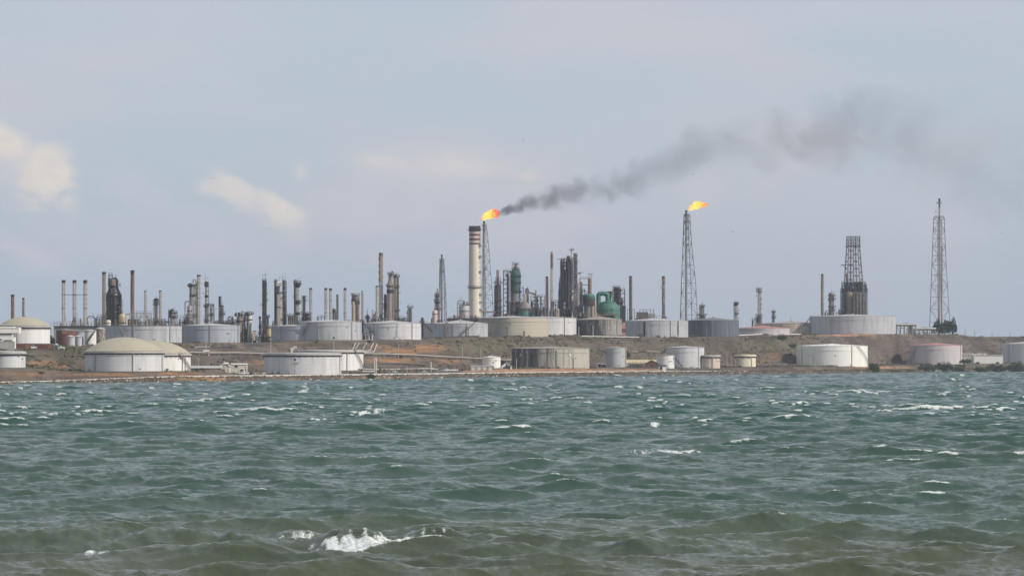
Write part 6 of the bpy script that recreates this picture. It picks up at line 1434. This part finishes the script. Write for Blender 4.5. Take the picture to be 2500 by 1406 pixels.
def stone(mb, c, s):
    vs_ = [c + Vector((math.cos(a) * s * R0.uniform(.6, 1.1), math.sin(a) * s * R0.uniform(.6, 1.1), -.3 * s)) for a in (0, 1.26, 2.51, 3.77, 5.03)] + [c + Vector((math.cos(a) * s * .6 * R0.uniform(.6, 1.1), math.sin(a) * s * .6, s * R0.uniform(.35, .7))) for a in (0, 1.26, 2.51, 3.77, 5.03)]
    mb.add(vs_, [(i, (i + 1) % 5, 5 + (i + 1) % 5, 5 + i) for i in range(5)] + [(5, 6, 7, 8, 9)])
many("shore_rocks", "pale and dark stones strewn along the waterline", "stones", 600, lambda: (R0.uniform(-60, 2560), R0.uniform(-1.5, 6), R0.choice((.2, .3, .4, .7))), "rusty_tank", stone)
many("dark_rocks", "dark wet rocks at the water's edge", "rocks", 1800, lambda: (R0.choice((R0.uniform(-60, 2560), R0.uniform(1380, 1700), R0.uniform(2000, 2560))), R0.uniform(-1.5, 4), R0.choice((.35, .6, .9))), "pipe_dark", stone)
many("rubble", "pale broken concrete rubble beside the boxy hut", "rubble", 420, lambda: (R0.gauss(622, 14), R0.uniform(70, 112), R0.choice((.4, .6, .9))), "pale_concrete", stone)

# birds
def bird(px, py, Y, span, label, mat, flap=.15, yaw=0.0, roll=0.0):
    mb = MB(); L = span * .42
    mb.lathe([(0, -L * .5), (L * .06, -L * .42), (L * .12, -L * .1), (L * .12, L * .12), (L * .06, L * .34), (L * .07, L * .42), (0, L * .52)], 10)
    mb.v = [(x, z, -y * .9) for (x, y, z) in mb.v]
    for s in (-1, 1):
        p = [(s * L * .08, L * .14, 0), (s * span * .24, L * .22, span * flap), (s * span * .5, -L * .02, span * flap * .75), (s * span * .26, -L * .06, span * flap * .92), (s * L * .08, -L * .14, 0)]
        mb.add(p + [(a, b_, c - L * .03) for a, b_, c in p], [(0, 1, 3, 4), (1, 2, 3), (9, 8, 6, 5), (8, 7, 6), (0, 5, 6, 1), (1, 6, 7, 2), (2, 7, 8, 3), (3, 8, 9, 4)])
    mb.add([(0, -L * .42, 0), (L * .12, -L * .78, 0), (-L * .12, -L * .78, 0), (0, -L * .45, .02 * L), ], [(0, 1, 2), (3, 2, 1)])
    o = mb.build("bird", MT[mat]); o.location = (X(px, Y), Y, Z(py, Y)); o.rotation_euler = (0, roll, yaw)
    tag(o, label, "bird", "birds in flight over the bay")
for a in [(520, 436, 620, 1.35, "large dark bird gliding in front of the cream streak cloud", "bird_dark", .10, .2, .05), (1277, 344, 760, .9, "dark bird highest in the sky above the smoke", "bird_dark", .2, .7, .2), (1202, 443, 800, .7, "small dark bird just above the smoky flame", "bird_dark", .05, .4), (1692, 425, 520, .62, "black blunt bird above the clean flame", "bird_dark", -.12, 1.3, .1), (702, 513, 800, .9, "small dark bird at the tail of the cream streak cloud", "bird_dark", .1, .9, .3),
          (122, 557, 800, .8, "dark bird under the big left cloud", "bird_dark", .12, .4), (410, 578, 800, .5, "tiny bird between left cloud and streak cloud, upper one", "bird_dark", .2, .4), (370, 602, 800, .7, "tiny bird between left cloud and streak cloud, lower one", "bird_dark", .05, .2), (203, 653, 900, .7, "small bird low above the three equal chimneys", "bird_dark", .05, .3), (1790, 567, 700, .75, "dark bird right of the clean flame tower", "bird_dark", .1, .9, .3),
          (2447, 569, 560, 1.3, "pale gull right of the tallest unlit flare tower", "bird_pale", .08, .2, -.12), (1785, 636, 800, .75, "faint bird low right of the clean flame tower", "bird_pale", .1, .4, .2), (1042, 699, 800, .6, "faint bird left of the dense lattice vent tower", "bird_pale", .1, .5, -.4), (1897, 692, 800, .45, "speck like bird above the pinkish tank", "bird_dark", .2, .5), (632, 748, 900, .55, "small bird beside the crossbar column", "bird_dark", .2, .3), (1102, 758, 900, .5, "small bird left of the silvery hooked drum", "bird_dark", .3, .6)]:
    bird(*a)

# ------------------------------------------------------------------ flames and smoke
def flame_mat(name, k):
    m = bpy.data.materials.new(name); m.use_nodes = True
    t = NT(m.node_tree)
    p = t.n("ShaderNodeTexCoord").outputs["Object"]
    q = t.n("ShaderNodeVectorMath", {0: p, 1: (.8, 1, 1.2)}, operation="MULTIPLY").outputs[0]
    x = t.n("ShaderNodeSeparateXYZ", {0: p}).outputs[0]
    f = t.m("ADD", t.m("MULTIPLY", x, 1.0 / k), t.m("MULTIPLY", t.m("SUBTRACT", t.noise(q, .75, 5.0, .7), .5), 1.9))
    col = t.ramp(f, [(0.0, (1.0, .50, .08)), (.2, (1.0, .78, .20)), (.36, (1.0, .50, .05)), (.46, (1.0, .72, .14)), (.62, (1.0, .30, .05)), (.8, (.95, .16, .08)), (1.0, (.60, .12, .10))])
    e = t.n("ShaderNodeEmission", {"Color": col, "Strength": 1.45})
    t.t.links.new(e.outputs[0], t.n("ShaderNodeOutputMaterial").inputs[0]); return m
def flame(px, py, Y, label, lumps, k):
    rng_ = random.Random(int(px)); kk = Y / F; mb = MB()
    extra = []
    for (lx, ly, r) in lumps:
        for j in range(5):
            a = rng_.uniform(0, 6.28); extra.append((lx + r * .85 * math.cos(a) + r * .25, ly + r * .75 * math.sin(a), r * rng_.uniform(.22, .42)))
    for (lx, ly, r) in list(lumps) + extra:
        for j in range(6 if r > 3 else 3):
            c = Vector(((lx - px) * kk + rng_.uniform(-.55, .55) * r * kk, rng_.uniform(-.4, .4) * r * kk, (py - ly) * kk + rng_.uniform(-.45, .45) * r * kk)); rr = r * kk * rng_.uniform(.40, .78)
            b0 = len(mb.v); mb.lathe([(rr * math.sin(a), -rr * math.cos(a)) for a in np.linspace(0, math.pi, 9)], 12)
            for i in range(b0, len(mb.v)):
                v = Vector(mb.v[i]); n_ = .42 * (math.sin(v.x / rr * 3.3 + j) + math.sin(v.z / rr * 4.1 + lx) * math.cos(v.y / rr * 3 + j)) * .6
                v = v * (1 + n_); mb.v[i] = tuple(c + Vector((v.x * 1.45 + v.z * .55, v.y, v.z * .9)))
    o = mb.build("flame", flame_mat("fire", k)); o.location = (X(px, Y), Y, Z(py, Y)); tag(o, label, "flame", "gas flames on the flare towers")
flame(1182, 538, FL1.Y, "thick orange flame trailing black smoke beside the banded chimney", [(1182, 533, 5), (1184, 529, 7), (1190, 526, 9), (1197, 523, 9.5), (1203, 523, 9), (1208, 524, 8), (1211, 518, 6), (1214, 521, 5), (1208, 514, 4)], 36 * FL1.k)
flame(1683, 513, FL2.Y, "thin wind blown yellow flame beside the right lattice tower tip", [(1683, 511.5, 3), (1688, 509, 5), (1694, 506, 7), (1700, 502, 8), (1706, 500, 8), (1711, 502, 6), (1715, 498, 4), (1719, 500, 3.4), (1722.5, 502, 3), (1726, 500, 2.6)], 58 * FL2.k)
# smoke plume: a real volume round a bending centre line
PL = [(1210, 521, 6), (1222, 519, 11), (1250, 508, 19), (1290, 493, 28), (1340, 480, 37), (1400, 474, 45), (1480, 462, 54), (1560, 436, 64), (1640, 396, 76), (1720, 362, 88), (1850, 345, 98), (1980, 330, 108), (2080, 308, 128), (2200, 325, 160), (2350, 390, 190), (2560, 440, 198)]
TAU = [(1210, 2.4), (1222, 2.4), (1250, 1.7), (1290, 1.4), (1340, 1.2), (1400, .9), (1480, .75), (1560, .56), (1640, .44), (1720, .44), (1850, .42), (1980, .46), (2080, .54), (2200, .36), (2350, .26), (2560, .2)]
Yp = FL1.Y; kp = Yp / F; x0p = X(1210, Yp); lenp = (2560 - 1210) * kp
mb = MB()
mb.path([((a - 1210) * kp, 0, (521 - b_) * kp) for a, b_, c in PL], [c * kp * 1.25 for a, b_, c in PL], 20)
m = bpy.data.materials.new("smoke"); m.use_nodes = True
t = NT(m.node_tree)
p = t.n("ShaderNodeTexCoord").outputs["Object"]; s3 = t.n("ShaderNodeSeparateXYZ", {0: p}).outputs
fx = t.m("DIVIDE", s3[0], lenp)
zc = t.m("MULTIPLY", t.m("SUBTRACT", t.ramp(fx, [((a - 1210) / 1350, (b_ - 290) / 250) for a, b_, c in PL]), (521 - 290) / 250), -250 * kp)
rad = t.m("MULTIPLY", t.ramp(fx, [((a - 1210) / 1350, c / 200) for a, b_, c in PL]), 200 * kp)
tau = t.m("MULTIPLY", t.ramp(fx, [((a - 1210) / 1350, c / 2.5) for a, c in TAU]), 2.5)
dz_ = t.m("SUBTRACT", s3[2], zc)
d = t.m("DIVIDE", t.m("SQRT", t.m("ADD", t.m("MULTIPLY", dz_, dz_), t.m("MULTIPLY", s3[1], s3[1]))), rad)
nf, nc, nm_ = t.noise(p, .19, 6.0, .64, .9), t.noise(p, .036, 6.0, .6, .7), t.noise(p, .085, 6.0, .62, .9)
near = t.smooth(fx, .10, .03); mid = t.smooth(fx, .42, .16)
nz = t.m("ADD", t.m("MULTIPLY", nf, near), t.m("MULTIPLY", t.m("SUBTRACT", 1.0, near), t.m("ADD", t.m("MULTIPLY", nm_, mid), t.m("MULTIPLY", nc, t.m("SUBTRACT", 1.0, mid)))))
body = t.smooth(t.m("ADD", t.m("SUBTRACT", 1.0, d), t.m("MULTIPLY", t.m("SUBTRACT", nz, .5), 3.7)), .05, 1.0)
body = t.m("MULTIPLY", body, t.smooth(d, 1.15, .75))
den = t.m("MULTIPLY", body, t.m("DIVIDE", tau, t.m("MULTIPLY", rad, 1.25)))
pv = t.n("ShaderNodeVolumePrincipled", {"Color": (.43, .46, .51, 1), "Density": den, "Anisotropy": .2})
pv.inputs["Density Attribute"].default_value = ""
t.t.links.new(pv.outputs[0], t.n("ShaderNodeOutputMaterial").inputs["Volume"])
o = mb.build("smoke_plume", m); o.location = (x0p, Yp, Z(521, Yp)); tag(o, "long dark grey smoke plume drifting right from the thick orange flame", "smoke", kind="stuff")
# ------------------------------------------------------------------ haze over the bay
HAZE = 0.000045
if HAZE:
    o = MB().box((0, 4600, 100), (20000, 10200, 232)).build("haze", None)
    m = bpy.data.materials.new("haze_air"); m.use_nodes = True
    t = NT(m.node_tree)
    pv = t.n("ShaderNodeVolumePrincipled", {"Color": (.78, .86, 1.0, 1), "Density": HAZE, "Anisotropy": .3})
    pv.inputs["Density Attribute"].default_value = ""
    t.t.links.new(pv.outputs[0], t.n("ShaderNodeOutputMaterial").inputs["Volume"])
    o.data.materials.append(m); tag(o, "thin blue haze lying over the bay and refinery", "haze", kind="stuff")
